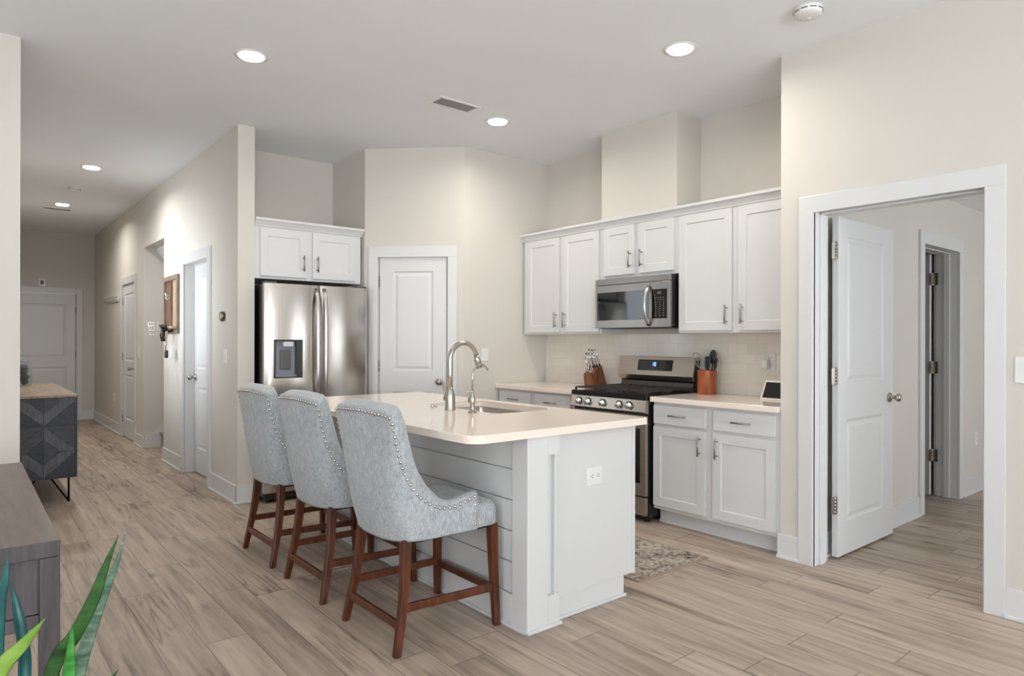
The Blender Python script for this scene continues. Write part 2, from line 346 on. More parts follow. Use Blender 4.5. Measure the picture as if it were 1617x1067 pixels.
# ------------------------------------------------------------------ mesh helpers
class MB:
    def __init__(s):
        s.v = []; s.f = []; s.sm = []; s.mi = []; s.cur = 0
    def add(s, vs, fs, smooth=False):
        o = len(s.v)
        s.v += [Vector(p) for p in vs]
        for q in fs:
            s.f.append([i + o for i in q]); s.sm.append(smooth); s.mi.append(s.cur)
        return s
    def mark(s): return len(s.v)
    def xf(s, mtx, i0=0):
        for i in range(i0, len(s.v)): s.v[i] = mtx @ s.v[i]
        return s
    def box(s, x0, x1, y0, y1, z0, z1):
        x0, x1 = min(x0, x1), max(x0, x1); y0, y1 = min(y0, y1), max(y0, y1); z0, z1 = min(z0, z1), max(z0, z1)
        return s.add([(x0,y0,z0),(x1,y0,z0),(x1,y1,z0),(x0,y1,z0),(x0,y0,z1),(x1,y0,z1),(x1,y1,z1),(x0,y1,z1)],
                     [(0,3,2,1),(4,5,6,7),(0,1,5,4),(1,2,6,5),(2,3,7,6),(3,0,4,7)])
    def hexa(s, bot, top):
        return s.add(list(bot) + list(top), [(0,3,2,1),(4,5,6,7),(0,1,5,4),(1,2,6,5),(2,3,7,6),(3,0,4,7)])
    def prism(s, poly, a0, a1, axis='z'):
        n = len(poly)
        def p(q, a):
            if axis == 'z': return (q[0], q[1], a)
            if axis == 'y': return (q[0], a, q[1])
            return (a, q[0], q[1])
        vs = [p(q, a0) for q in poly] + [p(q, a1) for q in poly]
        fs = [tuple(range(n))[::-1], tuple(range(n, 2*n))] + [(i, (i+1) % n, n + (i+1) % n, n + i) for i in range(n)]
        return s.add(vs, fs)
    def tube(s, pts, r, n=12, caps=True, smooth=True, flat=None):
        pts = [Vector(p) for p in pts]; m = len(pts)
        rs = [r] * m if isinstance(r, (int, float)) else r
        t = [(pts[min(i+1, m-1)] - pts[max(i-1, 0)]).normalized() for i in range(m)]
        ref = Vector((0, 0, 1)) if abs(t[0].z) < .9 else Vector((1, 0, 0))
        a = t[0].cross(ref).normalized(); vs = []
        for i in range(m):
            a = (a - t[i] * a.dot(t[i])).normalized(); b = t[i].cross(a)
            for k in range(n):
                c = 2 * PI * k / n
                fa, fb = (1, 1) if flat is None else flat
                vs.append(pts[i] + a * (math.cos(c) * rs[i] * fa) + b * (math.sin(c) * rs[i] * fb))
        fs = []
        for i in range(m - 1):
            for k in range(n):
                k2 = (k + 1) % n
                fs.append((i*n + k, i*n + k2, (i+1)*n + k2, (i+1)*n + k))
        s.add(vs, fs, smooth)
        if caps:
            o = len(s.v) - len(vs)
            for q in (list(range(n))[::-1], list(range((m-1)*n, m*n))):
                s.f.append([o + i for i in q]); s.sm.append(False); s.mi.append(s.cur)
        return s
    def cyl(s, p0, p1, r0, r1=None, n=20): return s.tube([p0, p1], [r0, r0 if r1 is None else r1], n)
    def lathe(s, prof, n=28, mtx=None, smooth=True):
        i0 = s.mark(); m = len(prof); vs = []
        for (r, z) in prof:
            for k in range(n):
                c = 2 * PI * k / n
                vs.append((r * math.cos(c), r * math.sin(c), z))
        fs = [(i*n + k, i*n + (k+1) % n, (i+1)*n + (k+1) % n, (i+1)*n + k) for i in range(m-1) for k in range(n)]
        s.add(vs, fs, smooth)
        o = i0
        s.f.append([o + k for k in range(n)][::-1]); s.sm.append(False); s.mi.append(s.cur)
        s.f.append([o + (m-1)*n + k for k in range(n)]); s.sm.append(False); s.mi.append(s.cur)
        if mtx is not None: s.xf(mtx, i0)
        return s
    def grid(s, rows, closed=False, smooth=True):
        m = len(rows); n = len(rows[0]); vs = [p for r in rows for p in r]; fs = []
        for i in range(m - 1):
            for k in range(n if closed else n - 1):
                fs.append((i*n + k, i*n + (k+1) % n, (i+1)*n + (k+1) % n, (i+1)*n + k))
        return s.add(vs, fs, smooth)
    def cap(s, idx): 
        s.f.append(list(idx)); s.sm.append(False); s.mi.append(s.cur)
    def sphere(s, c, r, n=10, sq=(1, 1, 1)):
        prof = [(max(1e-4, math.sin(PI*i/n)) * r, -math.cos(PI*i/n) * r) for i in range(n + 1)]
        return s.lathe(prof, max(8, n), Matrix.Translation(c) @ Matrix.Diagonal((sq[0], sq[1], sq[2], 1)))
    def loft_rr(s, x0, x1, y0, y1, r, levels, k=6, smooth=True):
        rows = []
        for (z, ins) in levels:
            rr = max(.002, r - ins * .6); a0, a1, b0, b1 = x0 + ins, x1 - ins, y0 + ins, y1 - ins
            row = []
            for (cx, cy, st) in ((a1 - rr, b1 - rr, 0), (a0 + rr, b1 - rr, PI/2), (a0 + rr, b0 + rr, PI), (a1 - rr, b0 + rr, 1.5*PI)):
                for q in range(k + 1):
                    t = st + PI/2 * q / k
                    row.append((cx + rr * math.cos(t), cy + rr * math.sin(t), z))
            rows.append(row)
        o = s.mark(); s.grid(rows, True, smooth); n = len(rows[0])
        s.cap([o + i for i in range(n)][::-1]); s.cap([o + (len(rows)-1)*n + i for i in range(n)])
        return s

WORLD = {}
def root_of(o):
    while o.parent: o = o.parent
    return o
def part(name, mb, m, parent=None, bev=0.0, label=None, seg=2):
    me = bpy.data.meshes.new(name)
    off = WORLD.get(root_of(parent).name) if parent else None
    vs = [tuple(p - off) if off is not None else tuple(p) for p in mb.v]
    me.from_pydata(vs, [], mb.f)
    ms = m if isinstance(m, (list, tuple)) else [m]
    for q in ms: me.materials.append(q)
    me.polygons.foreach_set('use_smooth', mb.sm)
    me.polygons.foreach_set('material_index', mb.mi)
    bm = bmesh.new(); bm.from_mesh(me); bmesh.ops.recalc_face_normals(bm, faces=bm.faces); bm.to_mesh(me); bm.free()
    me.update()
    o = bpy.data.objects.new(name, me); C.objects.link(o)
    if parent: o.parent = parent
    if bev:
        b = o.modifiers.new('edge', 'BEVEL'); b.width = bev; b.segments = seg; b.limit_method = 'ANGLE'; b.angle_limit = math.radians(40)
    if label: o['label'] = label
    return o
def tag(o, label, cat, group=None, kind=None):
    o['label'] = label; o['category'] = cat
    if group: o['group'] = group
    if kind: o['kind'] = kind
    return o
def thing(name, label, cat, loc=(0, 0, 0), rz=0, group=None, world=False, kind=None):
    o = bpy.data.objects.new(name, None); C.objects.link(o)
    o.empty_display_size = .1
    o.location = loc; o.rotation_euler = (0, 0, rz)
    if world: WORLD[o.name] = Vector(loc)
    return tag(o, label, cat, group, kind)
def solo(name, mb, m, label, cat, group=None, kind=None, bev=0.0, loc=None, rz=0):
    o = part(name, mb, m, None, bev)
    if loc is not None: o.location = loc; o.rotation_euler = (0, 0, rz)
    return tag(o, label, cat, group, kind)
def dup(src, loc, rz=None, label=None):
    c = src.copy(); C.objects.link(c); c.location = loc
    if rz is not None: c.rotation_euler = (0, 0, rz)
    if label: c['label'] = label
    for ch in list(src.children):
        d = ch.copy(); C.objects.link(d); d.parent = c
        for g in list(ch.children):
            e = g.copy(); C.objects.link(e); e.parent = d
    return c
def struct(name, mb, m, label, cat, bev=0.0, loc=None, rz=0):
    return solo(name, mb, m, label, cat, None, 'structure', bev, loc, rz)

# ------------------------------------------------------------------ setting
CEIL = 3.045
XR, XW, XH = 3.846, 4.46, 1.712        # living-room right wall, range wall, hall wall
def wall_along_y(x0, x1, y0, y1, z1=CEIL, ops=()):
    mb = MB(); y = y0
    for (a, b, h) in sorted(ops):
        if a > y: mb.box(x0, x1, y, a, 0, z1)
        mb.box(x0, x1, a, b, h, z1)
        y = b
    mb.box(x0, x1, y, y1, 0, z1)
    return mb
def wall_along_x(y0, y1, x0, x1, z1=CEIL, ops=()):
    mb = MB(); x = x0
    for op in sorted(ops):
        a, b, h = op[:3]
        if a > x: mb.box(x, a, y0, y1, 0, z1)
        mb.box(a, b, y0, y1, h, z1)
        if len(op) > 3 and op[3] > 0: mb.box(a, b, y0, y1, 0, op[3])
        x = b
    mb.box(x, x1, y0, y1, 0, z1)
    return mb
mb = MB().box(-4, 8.1, -4, 13.2, -.06, 0)
struct('floor', mb, M['floor'], 'grey-brown wood-look plank floor running towards the hall', 'floor')
mb = MB().box(-4, 8.1, -4, 13.2, CEIL, CEIL + .08)
struct('ceiling', mb, M['ceil'], 'pale grey flat ceiling over living room, kitchen and hall', 'ceiling')
mb = MB().box(4.001, 8, -3, 1.929, 2.47, 2.53)
struct('ceiling_bedroom', mb, M['ceil'], 'lower ceiling of the room past the open doorway', 'ceiling')

struct('wall_right', wall_along_y(XR, 4.0, -4, 2.09, ops=[(1.045, 1.878, 2.075)]), M['wall'], 'beige wall around the open doorway at right', 'wall')
struct('wall_divider', wall_along_x(1.93, 2.09, 4.0, 8.0, ops=[(5.66, 6.42, 2.07)]), M['wall'], 'beige wall inside the room beyond the doorway', 'wall')
struct('wall_range', wall_along_y(XW, 4.58, 2.09, 4.98), M['wall'], 'beige wall behind the range and upper cabinets', 'wall')
struct('wall_chase', MB().box(4.155, XW, 3.085, 3.85, 2.245, CEIL), M['wall'], 'boxed-out beige chase rising above the microwave cabinet', 'wall')
struct('wall_pantry_side', wall_along_x(4.866, 4.98, 3.464, XW), M['wall'], 'short beige wall left of the range counter', 'wall')
DIAG = math.sqrt(2) * .644
mb = MB(); dL = .132; dR = .757
mb.box(0, dL, 0, .1, 0, CEIL); mb.box(dR, DIAG, 0, .1, 0, CEIL); mb.box(dL, dR, 0, .1, 2.07, CEIL)
struct('wall_pantry', mb, M['wall'], 'angled beige wall holding the white pantry door', 'wall', loc=(2.82, 5.51, 0), rz=-PI/4)
struct('wall_fridge_right', wall_along_y(2.82, 2.9, 5.51, 6.19), M['wall'], 'beige side wall right of the refrigerator', 'wall')
struct('wall_fridge_back', wall_along_x(6.19, 6.3, 1.845, 2.9), M['wall'], 'beige wall above and behind the refrigerator', 'wall')
struct('wall_hall_right', wall_along_y(XH, 1.845, 5.53, 12.96, ops=[(6.345, 7.165, 2.07), (8.05, 9.09, 2.43), (9.62, 10.43, 2.07)]), M['wall'], 'long beige hall wall with doors, stair opening and end facing the living room', 'wall')
struct('wall_hall_end', wall_along_x(12.96, 13.1, .1, 1.85, ops=[(.535, 1.45, 2.07)]), M['wall'], 'far beige wall around the front door at the end of the hall', 'wall')
hl = MB(); hl.box(.12, .262, 4.746, 6.25, 0, CEIL); hl.box(.12, .262, 8.35, 12.96, 0, CEIL); hl.box(.12, .262, 6.25, 8.35, 0, 1.12); hl.box(.12, .262, 6.25, 8.35, 2.32, CEIL)
struct('wall_hall_left', hl, M['wall'], 'hall wall behind the dark patterned credenza', 'wall')
struct('wall_left', wall_along_x(4.746, 4.88, -4, .12), M['wall'], 'beige wall at the left edge of the photo', 'wall')
mb = MB()
for (a, b) in ((-4, -.75), (1.95, 4.88)): mb.box(-4.1, -4, a, b, 0, CEIL)
mb.box(-4.1, -4, -.75, 1.95, 2.35, CEIL); mb.box(-4.1, -4, -.75, 1.95, 0, .65)
struct('wall_side', mb, M['wall'], 'living room side wall with a window, beside the viewer', 'wall')
struct('wall_rear', wall_along_x(-4.1, -4, -4, 3.846, ops=[(-3.1, -.1, 2.4), (.75, 3.05, 2.35, .55)]), M['wall'], 'living room rear wall with patio door and window behind the viewer', 'wall')
struct('wall_bedroom_right', wall_along_y(8.0, 8.1, -3, 4.98), M['wall'], 'far side wall of the room past the doorway', 'wall')
struct('wall_bedroom_rear', wall_along_x(-3.1, -3, 4.0, 8.0, ops=[(4.95, 6.85, 2.1, .6)]), M['wall'], 'unseen rear wall of the room past the doorway, with the added window', 'wall')
struct('wall_closet', wall_along_x(4.9, 4.98, 4.58, 8.0), M['wall'], 'back wall of the space past the inner door', 'wall')
# room bounds behind hall doors
struct('wall_stair_far', MB().box(1.845, 4.0, 9.09, 9.2, 0, CEIL), M['wall'], 'stairwell wall seen through the hall opening', 'wall')
struct('wall_stair_near', MB().box(1.845, 4.0, 7.9, 8.049, 0, CEIL), M['wall'], 'stairwell wall hidden by the hall wall', 'wall')
struct('wall_stair_end', MB().box(4.0, 4.1, 7.9, 9.2, 0, CEIL), M['wall'], 'end wall of the stairwell', 'wall')
mb2 = MB().prism([(1.846, 2.425), (2.5, 1.43), (2.5, 3.04), (1.846, 3.04)], 8.052, 9.088, 'y')
struct('ceiling_stair', mb2, M['ceil'], 'sloped soffit inside the hall stair opening', 'ceiling')

def window(name, axis, c, half, z0, z1, pos, label, muntins=1):
    root = thing(name, label, 'window', (0, 0, 0), 0, None, True, 'structure')
    fr = MB(); gl = MB()
    def bx(mb, a0, a1, d0, d1, q0, q1):
        if axis == 'x': mb.box(a0, a1, pos + d0, pos + d1, q0, q1)
        else: mb.box(pos + d0, pos + d1, a0, a1, q0, q1)
    a, b = c - half, c + half
    bx(fr, a, a + .06, 0, .08, z0, z1); bx(fr, b - .06, b, 0, .08, z0, z1)
    bx(fr, a, b, 0, .08, z0, z0 + .06); bx(fr, a, b, 0, .08, z1 - .06, z1)
    for i in range(1, muntins + 1):
        q = a + (b - a) * i / (muntins + 1); bx(fr, q - .03, q + .03, .01, .07, z0, z1)
    bx(gl, a + .06, b - .06, .035, .041, z0 + .06, z1 - .06)
    part('window_frame', fr, M['trim'], root); part('pane', gl, M['glass'], root)
window('window_1', 'x', -1.6, 1.5, .0, 2.4, -4.09, 'sliding glass patio door behind the viewer')
window('window_2', 'x', 1.9, 1.15, .55, 2.35, -4.09, 'double window behind the viewer')
window('window_3', 'y', .6, 1.35, .65, 2.35, -4.09, 'window beside the viewer')
window('added_window_4', 'x', 5.9, .95, .6, 2.1, -3.09, 'added unseen window, lighting the room past the doorway')  # made-up window to go with the added bedroom lamp

window('added_window_5', 'y', 7.3, 1.05, 1.12, 2.32, .13, 'added unseen window above the credenza, brightening the hall')  # invented, gives the added hall lamp an opening

# baseboards: 5.5 inch board with shoe moulding
def base_run(mb, p, q, nrm, h=.146):
    p = Vector((p[0], p[1], 0)); q = Vector((q[0], q[1], 0)); n = Vector((nrm[0], nrm[1], 0))
    for (t, z0, z1) in ((.014, 0, h), (.028, 0, .017)):
        a, b, c, d = p, q, q + n * t, p + n * t
        mb.hexa([a + Vector((0, 0, z0)), b + Vector((0, 0, z0)), c + Vector((0, 0, z0)), d + Vector((0, 0, z0))],
                [a + Vector((0, 0, z1)), b + Vector((0, 0, z1)), c + Vector((0, 0, z1)), d + Vector((0, 0, z1))])
    return mb
def base(name, runs, label):
    mb = MB()
    for r in runs: base_run(mb, *r)
    return struct(name, mb, M['trim'], label, 'baseboard', .003)
base('baseboard_right', [((XR, 1.968), (XR, 2.104), (-1, 0)), ((XR, -3.9), (XR, .955), (-1, 0)), ((XR, 2.09), (3.86, 2.09), (0, 1))], 'white baseboard either side of the right doorway')
base('baseboard_divider', [((4.02, 1.93), (5.565, 1.93), (0, -1)), ((6.51, 1.93), (7.99, 1.93), (0, -1))], 'white baseboard in the room beyond the doorway')
base('baseboard_hall_right', [((XH, 5.516), (XH, 6.255), (-1, 0)), ((XH, 7.255), (XH, 8.05), (-1, 0)), ((XH, 9.09), (XH, 9.53), (-1, 0)), ((XH, 10.52), (XH, 12.95), (-1, 0)), ((XH - .014, 5.53), (1.859, 5.53), (0, -1)), ((1.845, 5.53), (1.845, 6.18), (1, 0)), ((XH - .014, 8.05), (1.845, 8.05), (0, 1)), ((XH - .014, 9.09), (1.72, 9.09), (0, -1))], 'white baseboard along the hall wall and around its end')
base('baseboard_hall_end', [((.27, 12.96), (.445, 12.96), (0, -1)), ((1.54, 12.96), (1.70, 12.96), (0, -1))], 'white baseboard beside the front door')
base('baseboard_left', [((-3.9, 4.746), (.276, 4.746), (0, -1)), ((.262, 4.746), (.262, 6.2), (1, 0))], 'white baseboard on the left wall behind the console table')
base('baseboard_pantry', [((3.468, 4.866), (3.84, 4.866), (0, -1))], 'white baseboard at the pantry corner')
# skirting that climbs with the stairs
mb = MB().prism([(1.722, 0), (2.9, 0), (2.9, .95), (1.80, .165), (1.722, .15)], 9.074, 9.089, 'y')
struct('trim_9', mb, M['trim'], 'white skirt board climbing with the stairs in the hall opening', 'trim')

# ------------------------------------------------------------------ doors
def face_panels(mb, W, H, panels, prof, y, sgn):
    """moulded face in x-z at depth y; sgn=-1 faces -y. panels share x range and are stacked in z"""
    x0, x1 = panels[0][0], panels[0][1]
    def q(a, b, c, d): mb.add([(p[0], y, p[1]) for p in (a, b, c, d)], [(0, 1, 2, 3)])
    q((0, 0), (x0, 0), (x0, H), (0, H)); q((x1, 0), (W, 0), (W, H), (x1, H))
    z = 0
    for (a, b, z0, z1) in sorted(panels, key=lambda p: p[2]):
        q((x0, z), (x1, z), (x1, z0), (x0, z0)); z = z1
        rows = [[(a + i, y - sgn * d * 1, z0 + i), (b - i, y - sgn * d, z0 + i), (b - i, y - sgn * d, z1 - i), (a + i, y - sgn * d, z1 - i)] for (i, d) in prof]
        o = mb.mark(); mb.grid(rows, True, False); k = len(prof) - 1
        mb.cap([o + 4*k + i for i in range(4)])
    q((x0, z), (x1, z), (x1, H), (x0, H))
DOORP = [(0, 0), (.010, .007), (.022, .0085), (.045, .0025)]
def slab(W, H, T, panels, prof=DOORP, back=True):
    mb = MB()
    face_panels(mb, W, H, panels, prof, 0, -1)
    if back: face_panels(mb, W, H, panels, prof, T, 1)
    else: mb.add([(0, T, 0), (W, T, 0), (W, T, H), (0, T, H)], [(0, 1, 2, 3)])
    mb.add([(0,0,0),(W,0,0),(W,T,0),(0,T,0),(0,0,H),(W,0,H),(W,T,H),(0,T,H)], [(0,1,2,3),(4,5,6,7),(0,3,7,4),(1,2,6,5)])
    return mb
def knob_mb(c, d, r=.027):
    d = Vector(d); c = Vector(c)
    q = d.to_track_quat('Z', 'Y').to_matrix().to_4x4()
    mb = MB()
    prof = [(.0005, 0), (.031, 0), (.032, .006), (.026, .010), (.011, .013), (.010, .034), (.018, .040), (r, .050), (r*1.03, .058), (r*.85, .068), (.012, .072), (.0005, .0725)]
    mb.lathe(prof, 24, Matrix.Translation(c) @ q)
    return mb
def hinge_mb(c, wl, dl, wr=None, dr=None, h=.1):
    """butt hinge: knuckle at c, leaves along directions dl / dr"""
    c = Vector(c); mb = MB()
    for i in range(5):
        z0 = -h/2 + h * i / 5
        mb.cyl(c + Vector((0, 0, z0 + .001)), c + Vector((0, 0, z0 + h/5 - .001)), .0065, n=10)
    mb.sphere(c + Vector((0, 0, h/2)), .006, 6); mb.sphere(c + Vector((0, 0, -h/2)), .006, 6)
    for (w_, d) in ((wl, dl), (wr, dr)):
        if not w_: continue
        d = Vector(d).normalized(); n = Vector((-d.y, d.x, 0)) * .0015
        a, b = c, c + d * w_
        z = Vector((0, 0, h/2))
        mb.hexa([a - n - z, b - n - z, b + n - z, a + n - z], [a - n + z, b - n + z, b + n + z, a + n + z])
    return mb
def casing(name, x0, x1, H, label, loc, rz, wall_t, both=False, w_=.092, proj=.018, foot=.0):
    """flat casing and jamb around an opening x0..x1 high H, local front face at y=0"""
    mb = MB()
    for (ya, yb) in (((-proj, 0), (wall_t, wall_t + proj)) if both else ((-proj, 0),)):
        mb.box(x0 - w_, x0 - .006, ya, yb, 0, H - .006); mb.box(x1 + .006, x1 + w_, ya, yb, 0, H - .006)
        mb.box(x0 - w_, x1 + w_, ya, yb, H - .006, H + w_)
    t = .016
    mb.box(x0 - .012, x0 + .001, 0, wall_t, 0, H); mb.box(x1 - .001, x1 + .012, 0, wall_t, 0, H); mb.box(x0 - .012, x1 + .012, 0, wall_t, H - .001, H + .012)
    return struct(name, mb, M['trim'], label, 'door trim', .002, loc, rz), mb
def stops(mb_loc, name, x0, x1, H, y0, y1, label, rz):
    mb = MB(); d = .011
    mb.box(x0, x0 + d, y0, y1, 0, H); mb.box(x1 - d, x1, y0, y1, 0, H); mb.box(x0, x1, y0, y1, H - d, H)
    return struct(name, mb, M['trim'], label, 'door trim', .002, mb_loc, rz)

# pantry door (angled wall)
loc = (2.82, 5.51, 0); rz = -PI/4
casing('trim_1', .132, .757, 2.068, 'white casing around the pantry door', loc, rz, .1)
W_, H_ = .610, 2.048
d = slab(W_, H_, .035, [(.122, .488, .24, .84), (.122, .488, 1.026, 1.925)])
d.xf(Matrix.Translation((.1395, .006, .012)))
door = struct('door_1', d, M['trim'], 'white two-panel pantry door on the angled wall', 'door', 0, loc, rz)
part('door_knob', knob_mb((.690, .006, .945), (0, -1, 0)), M['pull'], door)
for z in (1.845, 1.085, .25): part('hinge', hinge_mb((.1355, .001, z), .003, (1, 0, 0), h=.095), M['pull'], door)

# hall doors, set back in the hall wall; local x runs towards the viewer (-y)
def hall_door(num, yfar, width, label, clab, knob_left):
    loc = (XH, yfar, 0); rz = -PI/2
    casing('trim_%d' % (num * 2), 0, width, 2.062, clab, loc, rz, .133)
    Wd = width - .006
    set_ = .085 if knob_left else .003
    stops(loc, 'trim_%d' % (num * 2 + 1), .001, width - .001, 2.06, set_ - .014 if knob_left else .045, set_ - .001 if knob_left else .06, 'door stop moulding inside the %s' % clab.replace('white casing around the ', 'frame of the '), rz)
    d = slab(Wd, 2.042, .035, [(.13, Wd - .13, .24, .84), (.13, Wd - .13, 1.02, 1.92)])
    d.xf(Matrix.Translation((.003, set_, .012)))
    o = struct('door_%d' % num, d, M['trim'], label, 'door', 0, loc, rz)
    kx = .07 if knob_left else width - .07
    part('door_knob', knob_mb((kx, set_, .945), (0, -1, 0)), M['nickel'], o)
    if not knob_left:
        for z in (1.845, 1.085, .25): part('hinge', hinge_mb((.0, -.004, z), .002, (1, 0, 0), h=.095), M['pull'], o)
hall_door(2, 7.165, .82, 'white hall door nearest the refrigerator, knob at its left', 'white casing around the nearer hall door', True)
hall_door(3, 10.43, .81, 'white hall door between the coat hooks and the stair opening', 'white casing around the farther hall door', False)
# front door at hall end
loc = (.535, 12.96, 0)
casing('trim_8', 0, .915, 2.062, 'white casing around the front door', loc, 0, .14)
d = slab(.909, 2.042, .044, [(.12, .789, .24, .86), (.12, .789, 1.02, 1.88)])
d.xf(Matrix.Translation((.003, .004, .012)))
o = struct('door_4', d, M['trim'], 'white two-panel front door at the far end of the hall', 'door', 0, loc, 0)
for z in (1.80, 1.08, .25): part('hinge', hinge_mb((.914, -.004, z), .002, (-1, 0, 0), h=.1), M['pull'], o)
part('door_knob', knob_mb((.075, .004, .95), (0, -1, 0)), M['nickel'], o)
# open bedroom door
loc = (XR, 1.878, 0); rz = -PI/2
casing('trim_10', 0, .833, 2.07, 'wide white casing around the open doorway at right', loc, rz, .154, True)
mb = MB(); mb.box(.001, .012, .05, .115, 0, 2.068); mb.box(.821, .832, .05, .115, 0, 2.068); mb.box(.001, .832, .05, .115, 2.057, 2.068)
struct('trim_11', mb, M['trim'], 'door stop moulding inside the open doorway', 'door trim', .002, loc, rz)
d = slab(.813, 2.05, .035, [(.115, .652, .20, .82), (.115, .652, 1.045, 1.942)])
o = struct('door_5', d, M['trim'], 'open white two-panel door beyond the right doorway', 'door', 0, (4.068, 1.846, .014), 0)
part('door_knob', knob_mb((.752, 0, .925), (0, -1, 0)), M['nickel'], o)
part('door_knob', knob_mb((.752, .035, .925), (0, 1, 0), .02), M['nickel'], o)
for z in (1.845, 1.09, .315):
    part('hinge', hinge_mb((-.024, .004, z), .034, (1, -.05, 0), .026, (-.9, .5, 0), h=.1), M['nickel'], o)
# inner room door seen through the doorway
loc = (5.66, 1.93, 0)
casing('trim_12', 0, .76, 2.065, 'white casing around the inner doorway past the open door', loc, 0, .16, True)
mb = MB(); mb.box(.001, .012, .055, .1, 0, 2.06); mb.box(.748, .759, .055, .1, 0, 2.06); mb.box(.001, .759, .055, .1, 2.05, 2.06)
struct('trim_13', mb, M['trim'], 'door stop moulding inside the inner doorway', 'door trim', .002, loc, 0)
d = slab(.74, 2.04, .035, [(.12, .62, .22, .82), (.12, .62, 1.03, 1.92)])
o = struct('door_6', d, M['trim'], 'white door swung back inside the inner doorway', 'door', 0, (6.383, 2.112, .014), math.radians(87))
for z in (1.83, 1.08, .335):
    part('hinge', hinge_mb((-.012, .006, z), .045, (-.6, -.75, 0) if False else (0, 1, 0), .04, (-1, 0, 0), h=.1), M['nickel'], o)
part('door_knob', knob_mb((.675, .035, .93), (0, 1, 0)), M['nickel'], o)

# ------------------------------------------------------------------ stairs in the hall opening
st = thing('staircase', 'carpeted stair flight just inside the hall wall opening', 'stairs', (2.0, 8.55, 0), 0, None, True)
for i in range(3):
    mb = MB().box(1.90 + .25*i, 2.19 + .25*i, 8.066, 9.07, 0 if i < 1 else .18*i, .18*(i+1))
    mb.tube([(1.895 + .25*i, 8.066, .18*(i+1) - .012), (1.895 + .25*i, 9.07, .18*(i+1) - .012)], .016, 10)
    part('tread', mb, M['carpet'], st)

# ------------------------------------------------------------------ recessed ceiling lights
def can(x, y, label, watts=LAMP_W, proto=[]):
    if not proto:
        o = thing('recessed_light', label, 'ceiling light', (x, y, CEIL), 0, 'recessed ceiling lights')
        rg = MB().lathe([(.076, -.004), (.098, -.004), (.1, 0), (.074, 0)], 40)
        part('trim_ring', rg, M['plastic'], o)
        ln = MB().lathe([(.001, -.016), (.05, -.016), (.070, -.012), (.076, -.001), (.001, -.001)], 40)
        part('lens', ln, M['lens'], o)
        L = bpy.data.lights.new('lamp_light', 'AREA'); L.shape = 'DISK'; L.size = .14; L.energy = LAMP_W; L.color = LAMP_COL; L.spread = math.radians(168)
        lo = bpy.data.objects.new('lamp_light', L); C.objects.link(lo); lo.parent = o; lo.location = (0, 0, -.02)
        proto.append(o); return o
    o = dup(proto[0], (x, y, CEIL), None, label)
    if watts != LAMP_W:
        for ch in o.children:
            if ch.type == 'LIGHT': ch.data = ch.data.copy(); ch.data.energy = watts; ch.data.color = HALL_COL; ch.data.spread = math.radians(158)
    return o
can(1.363, 4.149, 'recessed ceiling light at upper left, above the walkway beside the stools')
can(3.285, 2.419, 'recessed ceiling light at upper right, nearest the smoke detector')
can(3.267, 4.139, 'recessed ceiling light beside the kitchen air vent')
can(1.01, 7.855, 'recessed hall ceiling light, the nearer of two in the hall', HALL_W)
can(1.0, 10.25, 'recessed hall ceiling light, the farther one beside the hall vent', HALL_W)

def vent(x, y, lx, ly, label, n=7):
    o = thing('ceiling_vent', label, 'air vent', (x, y, CEIL), 0, None)
    fr = MB(); a, b = lx/2, ly/2; t = .022
    fr.box(-a, a, -b, -b + t, -.008, 0); fr.box(-a, a, b - t, b, -.008, 0); fr.box(-a, -a + t, -b + t, b - t, -.008, 0); fr.box(a - t, a, -b + t, b - t, -.008, 0)
    part('vent_frame', fr, M['plastic'], o, .002)
    bk = MB().box(-a + t, a - t, -b + t, b - t, -.0015, 0); part('backing', bk, M['shade'], o)
    for i in range(n):
        yy = -b + t + (2*b - 2*t) * (i + .5) / n
        s = MB().hexa([(-a + t, yy - .005, -.009), (a - t, yy - .005, -.009), (a - t, yy - .003, -.009), (-a + t, yy - .003, -.009)],
                      [(-a + t, yy + .003, -.002), (a - t, yy + .003, -.002), (a - t, yy + .005, -.002), (-a + t, yy + .005, -.002)])
        part('slat', s, M['plastic'], o)
    return o
vent(2.79, 4.045, .36, .17, 'white slatted air vent on the kitchen ceiling')
vent(.985, 10.63, .32, .16, 'white slatted air vent on the hall ceiling', 6)

def smoke(x, y, r, label):
    o = thing('smoke_detector', label, 'smoke detector', (x, y, CEIL))
    b = MB().lathe([(.001, 0), (r, 0), (r, -.012), (r*.97, -.014), (r*.94, -.03), (r*.86, -.038), (r*.5, -.042), (.001, -.043)][::-1], 36)
    part('housing', b, M['plastic'], o)
    s = MB()
    for k in range(10):
        a = 2*PI*k/10 + .2
        i0 = s.mark(); s.box(r*.955, r*.985, -.016, .016, -.022, -.018); s.xf(Matrix.Rotation(a, 4, 'Z'), i0)
    part('smoke_slot', s, M['slot'], o)
    t = MB().lathe([(.001, -.045), (.012, -.045), (.013, -.041), (.001, -.041)], 18, Matrix.Translation((r*.35, r*.1, 0))); part('test_button', t, M['plastic'], o)
smoke(3.40, 1.70, .072, 'round white smoke detector at the top right of the ceiling')
smoke(.995, 9.06, .065, 'round white smoke detector on the hall ceiling')

